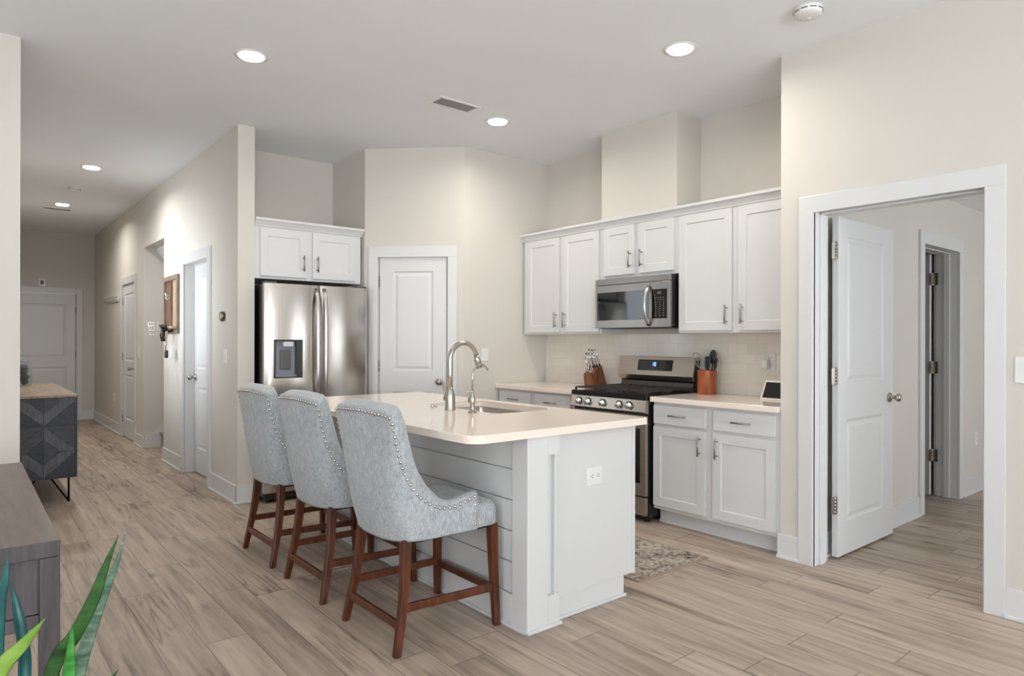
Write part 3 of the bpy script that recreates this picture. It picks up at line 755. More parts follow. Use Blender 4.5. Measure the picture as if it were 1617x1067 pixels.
# ------------------------------------------------------------------ kitchen cabinets (local: x left-right, y=0 door front, +y to the wall)
SHAKER = [(0, 0), (.0, 0.0), (.003, .007), (.004, .0075)]
def shaker(x0, x1, z0, z1, T=.019, rail=.062):
    mb = slab(x1 - x0, z1 - z0, T, [(rail, x1 - x0 - rail, rail, z1 - z0 - rail)], [(0, 0), (.004, .007), (.005, .0075)], False)
    return mb.xf(Matrix.Translation((x0, 0, z0)))
def pull(x, z, vert=True, L=.135):
    mb = MB(); r = .0058; h = L/2
    if vert:
        mb.cyl((x, -.032, z - h), (x, -.032, z + h), r, n=10)
        for s in (-.048, .048): mb.cyl((x, 0, z + s), (x, -.032, z + s), .0045, n=8)
    else:
        mb.cyl((x - h, -.032, z), (x + h, -.032, z), r, n=10)
        for s in (-.048, .048): mb.cyl((x + s, 0, z), (x + s, -.032, z), .0045, n=8)
    return mb
def cabinet(name, label, loc, rz, w, depth, z0, z1, doors, drawers=(), toe=False, shelfgap=0):
    o = thing(name, label, 'cabinet', loc, rz)
    b = MB().box(0, w, .02, depth, z0, z1)
    if toe: b.box(.0, w, .095, depth, 0.0, z0)
    part('cabinet_body', b, M['cab'], o, .0015)
    if toe:
        t = MB().box(0, w, .083, .095, 0, .02); part('shoe_moulding', t, M['trim'], o, .004)
    for (x0, x1, a, b_, px, pz) in doors:
        d = part('door', shaker(x0, x1, a, b_), M['cab'], o)
        if px is not None: part('handle', pull(px, pz), M['pull'], d)
    for (x0, x1, a, b_) in drawers:
        m_ = MB().box(x0, x1, 0, .019, a, b_)
        d = part('drawer', m_, M['cab'], o, .003)
        part('handle', pull((x0 + x1)/2, (a + b_)/2, False), M['pull'], d)
    return o
R90 = -PI/2
# uppers
yl = 4.842
cabinet('upper_cabinet', 'tall white wall cabinet left of the microwave, two shaker doors', (4.13, yl, 0), R90, yl - 3.848, .328, 1.372, 2.262,
        [(yl - 4.785, yl - 4.342, 1.39, 2.242, yl - 4.342 - .034, 1.50), (yl - 4.297, yl - 3.862, 1.39, 2.242, yl - 4.297 + .034, 1.50)])
yl = 3.846
cabinet('upper_cabinet', 'short white wall cabinet above the microwave', (4.13, yl, 0), R90, yl - 3.062, .328, 1.822, 2.262,
        [(yl - 3.806, yl - 3.479, 1.85, 2.245, yl - 3.479 - .034, 1.965), (yl - 3.432, yl - 3.098, 1.85, 2.245, yl - 3.432 + .034, 1.965)])
yl = 3.060
cabinet('upper_cabinet', 'tall white wall cabinet right of the microwave, cut by the doorway wall', (4.13, yl, 0), R90, yl - 2.094, .328, 1.372, 2.262,
        [(.012, yl - 2.606, 1.39, 2.242, yl - 2.606 - .036, 1.50), (yl - 2.556, yl - 2.112, 1.39, 2.242, yl - 2.556 + .036, 1.50)])
def crown(name, label, loc, rz, w):
    P = [(.02, 2.2625), (.02, 2.236), (.012, 2.236), (.008, 2.246), (.0, 2.252), (-.018, 2.29), (-.026, 2.296), (-.026, 2.318), (.02, 2.318)]
    mb = MB().prism(P, 0, w, 'x')
    mb.box(0, w, .02, .032, 2.2625, 2.318)
    return solo(name, mb, M['cab'], label, 'moulding', bev=.0015, loc=loc, rz=rz)
# the crown sits in front of / on top of the boxes
def crown2(name, label, loc, rz, w):
    P = [(.0195, 2.25), (.011, 2.25), (.006, 2.262), (-.016, 2.292), (-.026, 2.297), (-.026, 2.318), (.05, 2.318), (.05, 2.2625), (.0195, 2.2625)]
    return solo(name, MB().prism(P, 0, w, 'x'), M['cab'], label, 'moulding', bev=.0015, loc=loc, rz=rz)
# chase front at local y .025 -> crown profile thinner there
def crown3(name, label, loc, rz, w):
    P = [(.0195, 2.25), (.011, 2.25), (.006, 2.262), (-.016, 2.292), (-.026, 2.297), (-.026, 2.318), (.022, 2.318), (.022, 2.2625), (.0195, 2.2625)]
    return solo(name, MB().prism(P, 0, w, 'x'), M['cab'], label, 'moulding', bev=.0015, loc=loc, rz=rz)
crown3('crown_moulding', 'white crown moulding along the top of the range-wall cabinets', (4.13, 4.865, 0), R90, 4.865 - 2.092)
# base cabinets
yl = 3.062
cabinet('base_cabinet', 'white base cabinet right of the range, two drawers over two doors', (3.84, yl, 0), R90, yl - 2.094, .615, .112, .877,
        [(.010, yl - 2.622, .14, .704, yl - 2.622 - .036, .605), (yl - 2.562, yl - 2.122, .14, .704, yl - 2.562 + .036, .605)],
        [(.010, yl - 2.617, .724, .856), (yl - 2.560, yl - 2.122, .724, .856)], True)
yl = 4.862
cabinet('base_cabinet', 'white base cabinet left of the range, mostly hidden by the island', (3.84, yl, 0), R90, yl - 3.835, .615, .112, .877,
        [(yl - 4.825, yl - 4.403, .14, .704, yl - 4.403 - .036, .605), (yl - 4.345, yl - 3.90, .14, .704, yl - 4.345 + .036, .605)],
        [(yl - 4.825, yl - 4.403, .724, .856), (yl - 4.345, yl - 3.90, .724, .856)], True)
solo('countertop', MB().box(3.815, 4.455, 2.094, 3.064, .878, .915), M['quartz'], 'white quartz countertop right of the range', 'countertop', bev=.003)
solo('countertop', MB().box(3.815, 4.455, 3.834, 4.862, .878, .915), M['quartz'], 'white quartz countertop left of the range, against the pantry corner', 'countertop', bev=.003)
struct('trim_14', MB().box(4.452, 4.4595, 2.094, 4.864, .915, 1.372), M['tile'], 'glossy off-white subway tile backsplash behind the range', 'backsplash')

# fridge cabinet
xl = 1.848
cabinet('upper_cabinet', 'white two-door wall cabinet above the refrigerator', (xl, 5.53, 0), 0, .95, .655, 1.822, 2.262,
        [(1.893 - xl, 2.288 - xl, 1.845, 2.236, 2.288 - xl - .036, 1.965), (2.339 - xl, 2.74 - xl, 1.845, 2.236, 2.339 - xl + .036, 1.965)])
crown2('crown_moulding', 'white crown moulding above the refrigerator cabinet', (xl, 5.53, 0), 0, .965)

# ------------------------------------------------------------------ refrigerator
fx0, fx1, fy = 1.868, 2.772, 5.345
fr = thing('refrigerator', 'stainless French-door refrigerator with ice and water dispenser', 'refrigerator', ((fx0+fx1)/2, fy, 0), 0, None, True)
part('fridge_body', MB().box(fx0 + .004, fx1 - .004, fy + .065, 6.14, .05, 1.765), M['steel_dark'], fr, .004)
def bowed(x0, x1, z0, z1, bow=.014, hole=None):
    mb = MB(); n = 18; xs = [x0 + (x1 - x0) * i / n for i in range(n + 1)]
    def yy(x):
        t = (x - x0) / (x1 - x0); e = min(t, 1 - t)
        r = 0.012 * max(0, 1 - e / .035) ** 2
        return fy - bow * 4 * t * (1 - t) + bow + r
    zs = [z0, z1]
    if hole:
        hx0, hx1, hz0, hz1 = hole
        xs = sorted(xs + [hx0, hx1]); zs = [z0, hz0, hz1, z1]
    for a, b in zip(xs, xs[1:]):
        for c, d_ in zip(zs, zs[1:]):
            if hole and a >= hx0 - 1e-6 and b <= hx1 + 1e-6 and c >= hz0 - 1e-6 and d_ <= hz1 + 1e-6: continue
            mb.add([(a, yy(a), c), (b, yy(b), c), (b, yy(b), d_), (a, yy(a), d_)], [(0, 1, 2, 3)], True)
    yb = fy + .062
    mb.add([(x0, yy(x0), z0), (x0, yb, z0), (x0, yb, z1), (x0, yy(x0), z1), (x1, yy(x1), z0), (x1, yb, z0), (x1, yb, z1), (x1, yy(x1), z1)], [(0, 1, 2, 3), (4, 5, 6, 7), (1, 5, 6, 2)])
    top = [(x, yy(x), z1) for x in xs] + [(x1, yb, z1), (x0, yb, z1)]; bot = [(x, yy(x), z0) for x in xs] + [(x1, yb, z0), (x0, yb, z0)]
    o = mb.mark(); mb.add(top, [tuple(range(len(top)))]); mb.add(bot, [tuple(range(len(bot)))[::-1]])
    if hole:
        q0, q1 = yy(hx0), yy(hx1); k = fy + .055
        mb.add([(hx0, q0, hz0), (hx1, q1, hz0), (hx1, q1, hz1), (hx0, q0, hz1), (hx0, k, hz0), (hx1, k, hz0), (hx1, k, hz1), (hx0, k, hz1)],
               [(0, 1, 5, 4), (1, 2, 6, 5), (2, 3, 7, 6), (3, 0, 4, 7), (4, 5, 6, 7)])
    return mb
hole = (1.945, 2.168, 1.012, 1.312)
xm = 2.330
dl = part('door', bowed(fx0, xm - .003, .70, 1.772, hole=hole), M['steel_door'], fr)
dr = part('door', bowed(xm + .003, fx1, .70, 1.772), M['steel_door'], fr)
dd = part('freezer_drawer', bowed(fx0, fx1, .085, .692, .010), M['steel_door'], fr)
def bar_handle(x, z0, z1, flip):
    pts = []; n = 18
    for i in range(n + 1):
        t = i / n; z = z0 + (z1 - z0) * t
        out = .052 * (1 - (2*t - 1) ** 4) + .004
        pts.append((x, fy + .012 - out, z))
    return MB().tube(pts, .017, 14, flat=(.62, 1.0))
part('handle', bar_handle(xm - .034, .80, 1.745, 1), M['steel'], dl)
part('handle', bar_handle(xm + .034, .80, 1.745, -1), M['steel'], dr)
pts = [(fx0 + .06 + (fx1 - fx0 - .12) * i / 18, fy + .012 - (.052 * (1 - (2*i/18 - 1) ** 6) + .004), .61) for i in range(19)]
part('handle', MB().tube(pts, .016, 14), M['steel'], dd)
dp = MB(); a, b, c, e = hole
dp.box(a - .006, b + .006, fy - .004, fy + .002, c - .006, c + .004); dp.box(a - .006, b + .006, fy - .004, fy + .002, e - .004, e + .006)
dp.box(a - .006, a + .006, fy - .004, fy + .002, c, e); dp.box(b - .045, b + .006, fy - .004, fy + .03, c, e)
disp = part('dispenser', dp, M['black'], dl, .001)
pg = MB(); pg.box(a + .006, b - .045, fy + .03, fy + .054, c + .004, e - .004); pg.box(a + .006, b - .045, fy + .0, fy + .03, c + .004, c + .02)
part('dispenser_recess', pg, M['panel_grey'], disp)
part('dispenser_spout', MB().box(a + .07, b - .07, fy - .001, fy + .03, e - .05, e - .012), M['panel_light'], disp, .004)
part('dispenser_paddle', MB().loft_rr(a + .05, b - .085, -.08, .08, .012, [(0, 0), (.006, 0), (.009, .004)]).xf(Matrix.Translation((0, fy + .03, 1.155)) @ Matrix.Rotation(PI/2, 4, 'X')), M['steel_dark'], disp)
part('base_grille', MB().box(fx0 + .01, fx1 - .01, fy + .03, fy + .08, .03, .08), M['blackm'], fr)
for x in (fx0 + .07, fx1 - .07):
    for y in (fy + .09, 6.05): part('foot', MB().cyl((x, y, 0), (x, y, .05), .022, n=12), M['blackm'], fr)
part('hinge_cover', MB().box(fx0 + .01, fx0 + .10, fy + .02, fy + .12, 1.772, 1.788), M['steel_dark'], fr, .004)
part('hinge_cover', MB().box(fx1 - .10, fx1 - .01, fy + .02, fy + .12, 1.772, 1.788), M['steel_dark'], fr, .004)

# ------------------------------------------------------------------ range (local: x left-right, y=0 front)
RW = .752
rg = thing('gas_range', 'stainless freestanding gas range with black grates and five knobs', 'range', (3.785, 3.826, 0), R90)
part('range_body', MB().box(0, RW, .03, .655, .04, .905), M['black'], rg, .003)
part('storage_drawer', MB().box(.004, RW - .004, 0, .03, .055, .185), M['steel_warm'], rg, .004)
od = MB()
od.box(.004, RW - .004, .0, .03, .195, .30); od.box(.004, RW - .004, 0, .03, .665, .775)
od.box(.004, .07, 0, .03, .30, .665); od.box(RW - .07, RW - .004, 0, .03, .30, .665)
ov = part('oven_door', od, M['steel_warm'], rg, .002)
part('window_glass', MB().box(.055, RW - .055, -.003, .026, .285, .68), M['bglass'], ov, .002)
hd = MB().tube([(.03, -.052, .745), (RW - .03, -.052, .745)], .014, 16)
for x in (.06, RW - .06): hd.cyl((x, 0, .745), (x, -.052, .745), .011, n=12)
part('handle', hd, M['steel'], ov)
part('control_panel', MB().prism([(-.006, .792), (-.02, .80), (-.005, .886), (.03, .886), (.03, .785)], .0, RW, 'x'), M['steel_warm'], rg, .002)
for x in (.094, .191, .344, .509, .606):
    k = MB(); q = Matrix.Translation((x, -.013, .842)) @ Matrix.Rotation(math.radians(100), 4, 'X')
    k.lathe([(.001, 0), (.026, 0), (.026, .006), (.0215, .010), (.020, .030), (.017, .033), (.001, .033)], 26, q)
    kb = part('knob', k, M['chrome'], rg)
    g = MB(); i0 = g.mark(); g.box(-.004, .004, -.019, .019, .030, .036); g.xf(q, i0); part('knob_grip', g, M['chrome'], kb, .001)
    z_ = MB(); z_.lathe([(.001, -.003), (.031, -.003), (.031, .001), (.001, .001)], 24, q); part('knob_bezel', z_, M['blackm'], kb)
ct = MB().box(-.005, RW + .0, .0, .60, .886, .918); ct.box(.0, RW, .0, .012, .918, .924)
part('cooktop', ct, M['black'], rg, .004)
# burners and grates
for (x, y, r) in ((.15, .16, .048), (.15, .44, .04), (.376, .30, .05), (.60, .16, .05), (.60, .44, .04)):
    bq = MB().lathe([(.001, .918), (r*1.15, .918), (r*1.1, .924), (r, .927), (r*.95, .936), (r*.6, .938), (.001, .938)], 28, Matrix.Translation((x, y, 0)))
    part('burner', bq, M['iron'], rg)
for k in range(3):
    gx0 = .012 + k * .2435; gx1 = gx0 + .2405; y0, y1 = .03, .575; zt = .950; g = MB(); w_ = .0055
    def bar(xa, ya, xb, yb, z=zt): g.box(min(xa, xb) - w_, max(xa, xb) + w_, min(ya, yb) - w_, max(ya, yb) + w_, z - .010, z)
    bar(gx0 + w_, y0, gx1 - w_, y0); bar(gx0 + w_, y1, gx1 - w_, y1); bar(gx0 + w_, y0, gx0 + w_, y1); bar(gx1 - w_, y0, gx1 - w_, y1)
    for j in range(1, 7):
        yy = y0 + (y1 - y0) * j / 7; bar(gx0 + w_, yy, gx1 - w_, yy)
    bar((gx0 + gx1)/2, y0, (gx0 + gx1)/2, y1)
    for xx in (gx0 + w_, gx1 - w_):
        for yy in (y0, y1): g.box(xx - .007, xx + .007, yy - .007, yy + .007, .9185, zt - .006)
    part('grate', g, M['iron'], rg, .002)
# backguard
bgp = MB().prism([(.565, .918), (.655, .918), (.655, 1.178), (.61, 1.178), (.585, 1.02), (.60, .985), (.60, .955), (.585, .95)], .0, RW, 'x')
part('backguard', bgp, M['black'], rg, .002)
lowp = MB().hexa([(.012, .572, .925), (RW - .012, .572, .925), (RW - .012, .58, .925), (.012, .58, .925)], [(.012, .59, .985), (RW - .012, .59, .985), (RW - .012, .60, .985), (.012, .60, .985)])
part('backguard_lower_panel', lowp, M['steel_dark'], rg)
hdp = MB().prism([(.552, 1.035), (.585, 1.185), (.648, 1.185), (.648, 1.16), (.60, 1.16), (.572, 1.03), (.585, 1.0), (.572, .995)], -.002, RW + .002, 'x')
head = part('control_head', hdp, M['steel_warm'], rg, .002)
def on_head(u, v, off=.002):   # point on the sloped control face
    t = v; return Vector((u, .552 + .033*t - off, 1.035 + .15*t))
def head_quad(mb, u0, u1, v0, v1, off):
    a = [on_head(u0, v0, off), on_head(u1, v0, off), on_head(u1, v1, off), on_head(u0, v1, off)]
    b = [p + Vector((0, .003, 0)) for p in a]
    mb.hexa(a, b)
scn = MB(); head_quad(scn, .205, .555, .26, .84, .002)
scr = part('display', scn, M['bglass'], head)
bl = MB(); head_quad(bl, .345, .405, .44, .76, .0026); part('display_glow', bl, M['blue_bg'], scr)
dg = MB()
for q in ((.360, .363, .52, .70),): head_quad(dg, *q, .0034)
for q in ((.372, .390, .66, .70), (.372, .376, .60, .70), (.372, .390, .585, .625), (.386, .390, .52, .61), (.372, .390, .50, .54)): head_quad(dg, *q, .0034)
part('digits', dg, M['blue'], scr)
def keyq(*q):
    kk = MB(); head_quad(kk, *q); part('key_print', kk, M['key_dim'], head)
for i in range(3):
    for j in range(2): keyq( .225 + i*.028, .239 + i*.028, .72 - j*.14, .75 - j*.14, .0028)
for i in range(6): keyq( .315 + i*.02, .325 + i*.02, .34, .37, .0028)
for i in range(4):
    for j in range(3): keyq( .44 + i*.026, .448 + i*.026, .72 - j*.15, .75 - j*.15, .0028)
for x in (.05, RW - .05):
    for y in (.08, .6): part('foot', MB().cyl((x, y, 0), (x, y, .04), .02, n=12), M['blackm'], rg)
part('base_skirt', MB().box(.01, RW - .01, .06, .08, .012, .05), M['blackm'], rg)

# ------------------------------------------------------------------ microwave
MW = .752
mw = thing('microwave', 'stainless over-the-range microwave with black glass door', 'microwave', (4.058, 3.828, 1.418), R90)
part('microwave_body', MB().box(.0, MW, .022, .395, .008, .398), M['steel_dark'], mw, .003)
part('vent_strip', MB().box(0, MW, 0, .022, .350, .398), M['steel_h'], mw, .002)
md = MB().box(0, .565, 0, .022, .0, .346); mdo = part('door', md, M['steel_h'], mw, .002)
part('door_glass', MB().box(.022, .556, -.002, .01, .062, .288), M['bglass'], mdo, .001)
cpn = part('control_panel', MB().box(.568, MW, 0, .022, .0, .346), M['steel_h'], mw, .002)
kp = part('keypad', MB().box(.585, .728, -.002, .01, .066, .288), M['bglass'], cpn, .001)
part('clock_window', MB().box(.640, .675, -.003, 0, .248, .270), M['key_dim'], kp)
for i in range(4):
    for j in range(2): part('key_print', MB().box(.615 + i*.025, .626 + i*.025, -.0028, 0, .222 - j*.016, .226 - j*.016), M['key'], cpn)
for i in range(3):
    for j in range(7): part('key_print', MB().box(.620 + i*.036, .630 + i*.036, -.0028, 0, .188 - j*.017, .193 - j*.017), M['key'], cpn)
pts = [(.560, -.006 - .055 * (1 - (2*i/16 - 1) ** 2) ** .8, .015 + .30 * i / 16) for i in range(17)]
part('handle', MB().tube(pts, .014, 12, flat=(1.0, .6)), M['steel'], mdo)
part('underside', MB().box(.03, MW - .03, .03, .38, -.004, .010), M['blackm'], mw)

# ------------------------------------------------------------------ island
isl = thing('kitchen_island', 'white kitchen island with shiplap side and panelled end', 'island', (2.32, 3.35, 0), 0, None, True)
ix0, ix1, iy0, iy1 = 1.96, 2.715, 2.285, 4.43
b = MB().box(ix0 + .012, 2.715, iy0 + .012, iy1, .105, .70)
b.box(ix0 + .012, 2.638, iy0 + .012, iy1, 0, .105); 
b.box(ix0 + .012, 2.2, iy0 + .012, iy1, .70, .879); b.box(2.69, 2.715, iy0 + .012, iy1, .70, .879); b.box(2.2, 2.69, iy0 + .012, 2.7, .70, .879); b.box(2.2, 2.69, 3.7, iy1, .70, .879)
part('island_body', b, M['grey_cab'], isl)
e = MB().box(ix0, 2.718, iy0, iy0 + .012, .105, .879); e.box(ix0, 2.638, iy0, iy0 + .012, 0, .105); e.box(2.700, 2.72, iy0 - .006, iy0, .105, .879)
part('end_panel', e, M['grey_cab'], isl, .0015)
# corner post with capital, plinth and recessed channel
p_ = MB()
px0 = 1.945
p_.box(px0, 2.070, 2.245, iy0 + .066, 0, .879)
p_.box(2.070, 2.125, 2.270, iy0, .14, .80)
p_.box(2.113, 2.126, 2.247, iy0, .14, .80)
p_.prism([(2.070, .79), (2.118, .79), (2.142, .815), (2.142, .879), (2.070, .879)], 2.245, iy0, 'y')
p_.box(2.070, 2.142, 2.245, iy0, 0, .145)
part('corner_post', p_, M['grey_cab'], isl, .0012)
sh = MB(); zs = [.149, .294, .437, .579, .722, .8785]
for a, b_ in zip(zs, zs[1:]): sh.box(ix0 - .002, ix0 + .012, 2.352, iy1 - .01, a + .003, b_ - .003)
part('shiplap_panel', sh, M['grey_cab'], isl, .001)
part('baseboard', MB().box(px0, ix0 + .012, 2.352, iy1, 0, .149), M['grey_cab'], isl, .002)
sm = MB()
sm.box(px0 - .011, px0, 2.234, iy1, 0, .016); sm.box(px0 - .011, 2.154, 2.234, 2.245, 0, .016); sm.box(2.142, 2.154, 2.245, 2.274, 0, .016); sm.box(2.154, 2.65, 2.274, 2.285, 0, .016)
part('shoe_moulding', sm, M['trim'], isl, .004)
# working side doors (towards the range)
for i in range(4):
    y0 = 2.32 + i * .52
    s_ = shaker(0, .5, .13, .70); s_.xf(Matrix.Translation((2.737, y0, 0)) @ Matrix.Rotation(PI/2, 4, 'Z'))
    dd_ = part('door', s_, M['cab'], isl)
    h_ = pull(.46, .60); h_.xf(Matrix.Translation((2.737, y0, 0)) @ Matrix.Rotation(PI/2, 4, 'Z')); part('handle', h_, M['pull'], dd_)
# countertop with sink cut-out
def rr(x0, x1, y0, y1, r, k=8):
    out = []
    for (cx, cy, st) in ((x1 - r, y1 - r, 0), (x0 + r, y1 - r, PI/2), (x0 + r, y0 + r, PI), (x1 - r, y0 + r, 1.5*PI)):
        out += [(cx + r*math.cos(st + PI/2*q/k), cy + r*math.sin(st + PI/2*q/k)) for q in range(k + 1)]
    return out
SX0, SX1, SY0, SY1 = 2.245, 2.655, 2.845, 3.56
def rr4(x0, x1, y0, y1, rs, k=8):
    out = []
    for (sx, sy, st, r) in ((1, 1, 0, rs[0]), (0, 1, PI/2, rs[1]), (0, 0, PI, rs[2]), (1, 0, 1.5*PI, rs[3])):
        cx = x1 - r if sx else x0 + r; cy = y1 - r if sy else y0 + r
        out += [(cx + r*math.cos(st + PI/2*q/k), cy + r*math.sin(st + PI/2*q/k)) for q in range(k + 1)]
    return out
outer = rr4(1.628, 2.760, 2.228, 4.472, (.012, .08, .08, .012)); inner = rr(SX0, SX1, SY0, SY1, .055)
z0, z1 = .88, .915; mb = MB(); n = len(outer); ch = .003
def ins(poly, d):
    cx = sum(p[0] for p in poly)/len(poly); cy = sum(p[1] for p in poly)/len(poly)
    return [(p[0] - math.copysign(d, p[0]-cx), p[1] - math.copysign(d, p[1]-cy)) for p in poly]
loops = [[(x, y, z0) for x, y in inner], [(x, y, z1 - ch) for x, y in inner], [(x, y, z1) for x, y in ins(inner, -ch)],
         [(x, y, z1) for x, y in ins(outer, ch)], [(x, y, z1 - ch) for x, y in outer], [(x, y, z0) for x, y in outer], [(x, y, z0) for x, y in inner]]
mb.grid(loops, True, False)
solo('island_countertop', mb, M['quartz'], 'white quartz island countertop with rounded corners and sink cut-out', 'countertop')
# sink
sk = thing('sink', 'undermount stainless sink in the island countertop', 'sink', ((SX0+SX1)/2, (SY0+SY1)/2, .70), 0, None, True)
mb = MB(); k = len(inner)
lv = [(.8795, -.03), (.8795, .004), (.75, .004), (.725, .012), (.716, .04), (.712, .12)]
rows = []
for (z, d_) in lv: rows.append([(x, y, z) for (x, y) in rr(SX0 - .004 + d_, SX1 + .004 - d_, SY0 - .004 + d_, SY1 + .004 - d_, max(.02, .06 - d_*.3))])
o0 = mb.mark(); mb.grid(rows, True, True); mb.cap([o0 + (len(rows)-1)*k + i for i in range(k)])
bs = part('basin', mb, M['sink'], sk)
part('drain', MB().lathe([(.001, .7125), (.045, .7125), (.045, .715), (.03, .716), (.001, .714)], 24, Matrix.Translation(((SX0+SX1)/2, (SY0+SY1)/2, 0))), M['chrome'], sk)
# main faucet: gooseneck arching over the sink
fa = thing('faucet', 'tall brushed nickel gooseneck pull-down faucet on the island', 'faucet', (2.17, 3.185, .915), 0, None)
part('faucet_base', MB().lathe([(.001, 0), (.031, 0), (.031, .004), (.029, .01), (.0285, .075), (.024, .098), (.018, .115), (.015, .13), (.001, .13)], 28), M['nickel'], fa)
pts = [(0, 0, .12), (0, 0, .20), (0, 0, .29)]
Rg = .094
for i in range(1, 19):
    t = PI * (i / 18) * .93
    pts.append((Rg - Rg*math.cos(t), 0, .29 + Rg*math.sin(t)))
part('spout', MB().tube(pts, .0145, 16), M['nickel'], fa)
e_ = Vector(pts[-1]); d_ = (Vector(pts[-1]) - Vector(pts[-2])).normalized()
part('spray_head', MB().tube([e_ - d_*.002, e_ + d_*.016, e_ + d_*.02, e_ + d_*.075], [.0155, .0165, .0185, .0205], 18), M['nickel'], fa)
hn = MB().tube([(0, .0, .062), (0, .05, .062)], .015, 14); hn.tube([(-.0, .046, .062), (-.002, .056, .10), (-.006, .062, .158)], [.009, .0075, .0075], 12)
part('handle', hn, M['nickel'], fa)
# filtered water tap
ft_ = thing('filter_tap', 'small brushed nickel filtered-water tap nearer the stools end', 'faucet', (2.172, 2.972, .915), 0, None)
part('tap_base', MB().lathe([(.001, 0), (.026, 0), (.026, .003), (.014, .012), (.011, .03), (.016, .055), (.018, .07), (.014, .09), (.008, .105), (.0065, .12), (.001, .12)], 24), M['nickel'], ft_)
pts = [(0, 0, .11), (0, 0, .19)]
for i in range(1, 16):
    t = PI * (i/15) * .80; pts.append((.058 - .058*math.cos(t), 0, .19 + .075*math.sin(t)))
part('spout', MB().tube(pts, .0058, 12), M['nickel'], ft_)
hn = MB().tube([(0, 0, .062), (0, .034, .062)], .006, 10); hn.tube([(0, .034, .056), (0, .036, .085), (0, .040, .115)], [.005, .004, .008], 10)
part('handle', hn, M['nickel'], ft_)
solo('air_switch_button', MB().lathe([(.001, 0), (.021, 0), (.021, .004), (.014, .006), (.013, .010), (.001, .011)], 24), M['nickel'], 'flat round nickel button on the island beside the tall faucet', 'button', loc=(2.193, 3.392, .915))

# ------------------------------------------------------------------ wall plates
def plate(name, label, cat, loc, rz, w_=.075, h_=.118, kind='switch', horizontal=False, gangs=1):
    o = thing(name, label, cat, loc, rz)
    mb = MB().loft_rr(-w_/2, w_/2, -h_/2, h_/2, .006, [(0, 0), (.004, 0), (.006, .003)])
    mb.xf(Matrix.Rotation(PI/2, 4, 'X'))
    part('cover_plate', mb, M['plastic'], o)
    if kind == 'switch':
        for g in range(gangs):
            x = (g - (gangs-1)/2) * .046
            part('rocker', MB().hexa([(x-.017, -.006, -.033), (x+.017, -.006, -.033), (x+.017, -.009, .033), (x-.017, -.009, .033)], [(x-.017, 0, -.033), (x+.017, 0, -.033), (x+.017, 0, .033), (x-.017, 0, .033)]), M['plastic'], o, .001)
    elif kind == 'outlet':
        for s_ in (-1, 1):
            q = Matrix.Rotation(PI/2, 4, 'Y') if horizontal else Matrix.Identity(4)
            f_m = MB().loft_rr(-.017, .017, -.016, .016, .008, [(0, 0), (.0075, 0), (.008, .001)]); f_m.xf(Matrix.Translation((0, 0, s_*.021)) @ Matrix.Rotation(PI/2, 4, 'X'))
            f_m.xf(q); rc = part('receptacle', f_m, M['plastic'], o)
            sl = MB(); z_ = s_*.021
            sl.box(-.0075, -.0045, -.0088, -.004, z_ - .002, z_ + .008); sl.box(.0045, .0075, -.0088, -.004, z_ - .002, z_ + .007); sl.box(-.0025, .0025, -.0088, -.004, z_ - .010, z_ - .0055)
            sl.xf(q); part('slot', sl, M['slot'], rc)
    return o
plate('wall_outlet', 'white horizontal outlet on the island end panel', 'outlet', (2.416, iy0, .647), 0, .112, .09, 'outlet', True)
plate('light_switch', 'white rocker switch on the wall right of the pantry door', 'switch', (3.698, 4.866, 1.185), 0)
plate('wall_outlet', 'white outlet holding a plug adapter on the tile backsplash', 'outlet', (4.452, 2.497, 1.17), R90, .085, .125, 'outlet')
plate('light_switch', 'white switch plate cut off by the right edge of the photo', 'switch', (XR, .86, 1.18), R90, .12, .125, 'switch', gangs=2)
plate('wall_outlet', 'white outlet low on the wall past the inner doorway', 'outlet', (6.90, 1.93, .46), 0, .075, .118, 'outlet')
plate('light_switch', 'white switch on the hall wall below the round thermostat', 'switch', (XH, 5.842, 1.175), R90)
plate('light_switch', 'white switch plate between the far hall door and the stair opening', 'switch', (XH, 9.37, 1.155), R90, .075, .15)
plate('wall_outlet', 'white outlet low on the hall wall near the front door', 'outlet', (XH, 11.12, .485), R90, .075, .118, 'outlet')
plate('light_switch', 'white switch plate below the framed wall organizer', 'switch', (XH, 7.72, 1.18), R90)
ad = thing('plug_adapter', 'small white plug-in adapter in the backsplash outlet', 'adapter', (4.444, 2.513, 1.15), R90)
part('adapter_body', MB().box(-.024, .024, -.052, 0, -.032, .032), M['plastic'], ad, .006)
th = thing('thermostat', 'round thermostat with a metallic ring on the hall wall', 'thermostat', (XH, 5.893, 1.513), R90)
q = Matrix.Rotation(PI/2, 4, 'X')
part('thermostat_ring', MB().lathe([(.03, 0), (.042, 0), (.042, .022), (.038, .027), (.030, .027), (.028, .022), (.028, .002)], 32, q), M['thermo'], th)
part('thermostat_face', MB().lathe([(.001, 0), (.031, 0), (.031, .023), (.001, .024)], 32, q), M['bez'], th)
cm = thing('door_chime_sensor', 'small white sensor with a dark square above the front door', 'sensor', (.995, 12.96, 2.225), 0)
part('sensor_plate', MB().box(-.045, .045, -.012, 0, -.065, .065), M['plastic'], cm, .004); part('sensor_eye', MB().box(-.022, .022, -.016, -.011, -.03, .03), M['black'], cm)

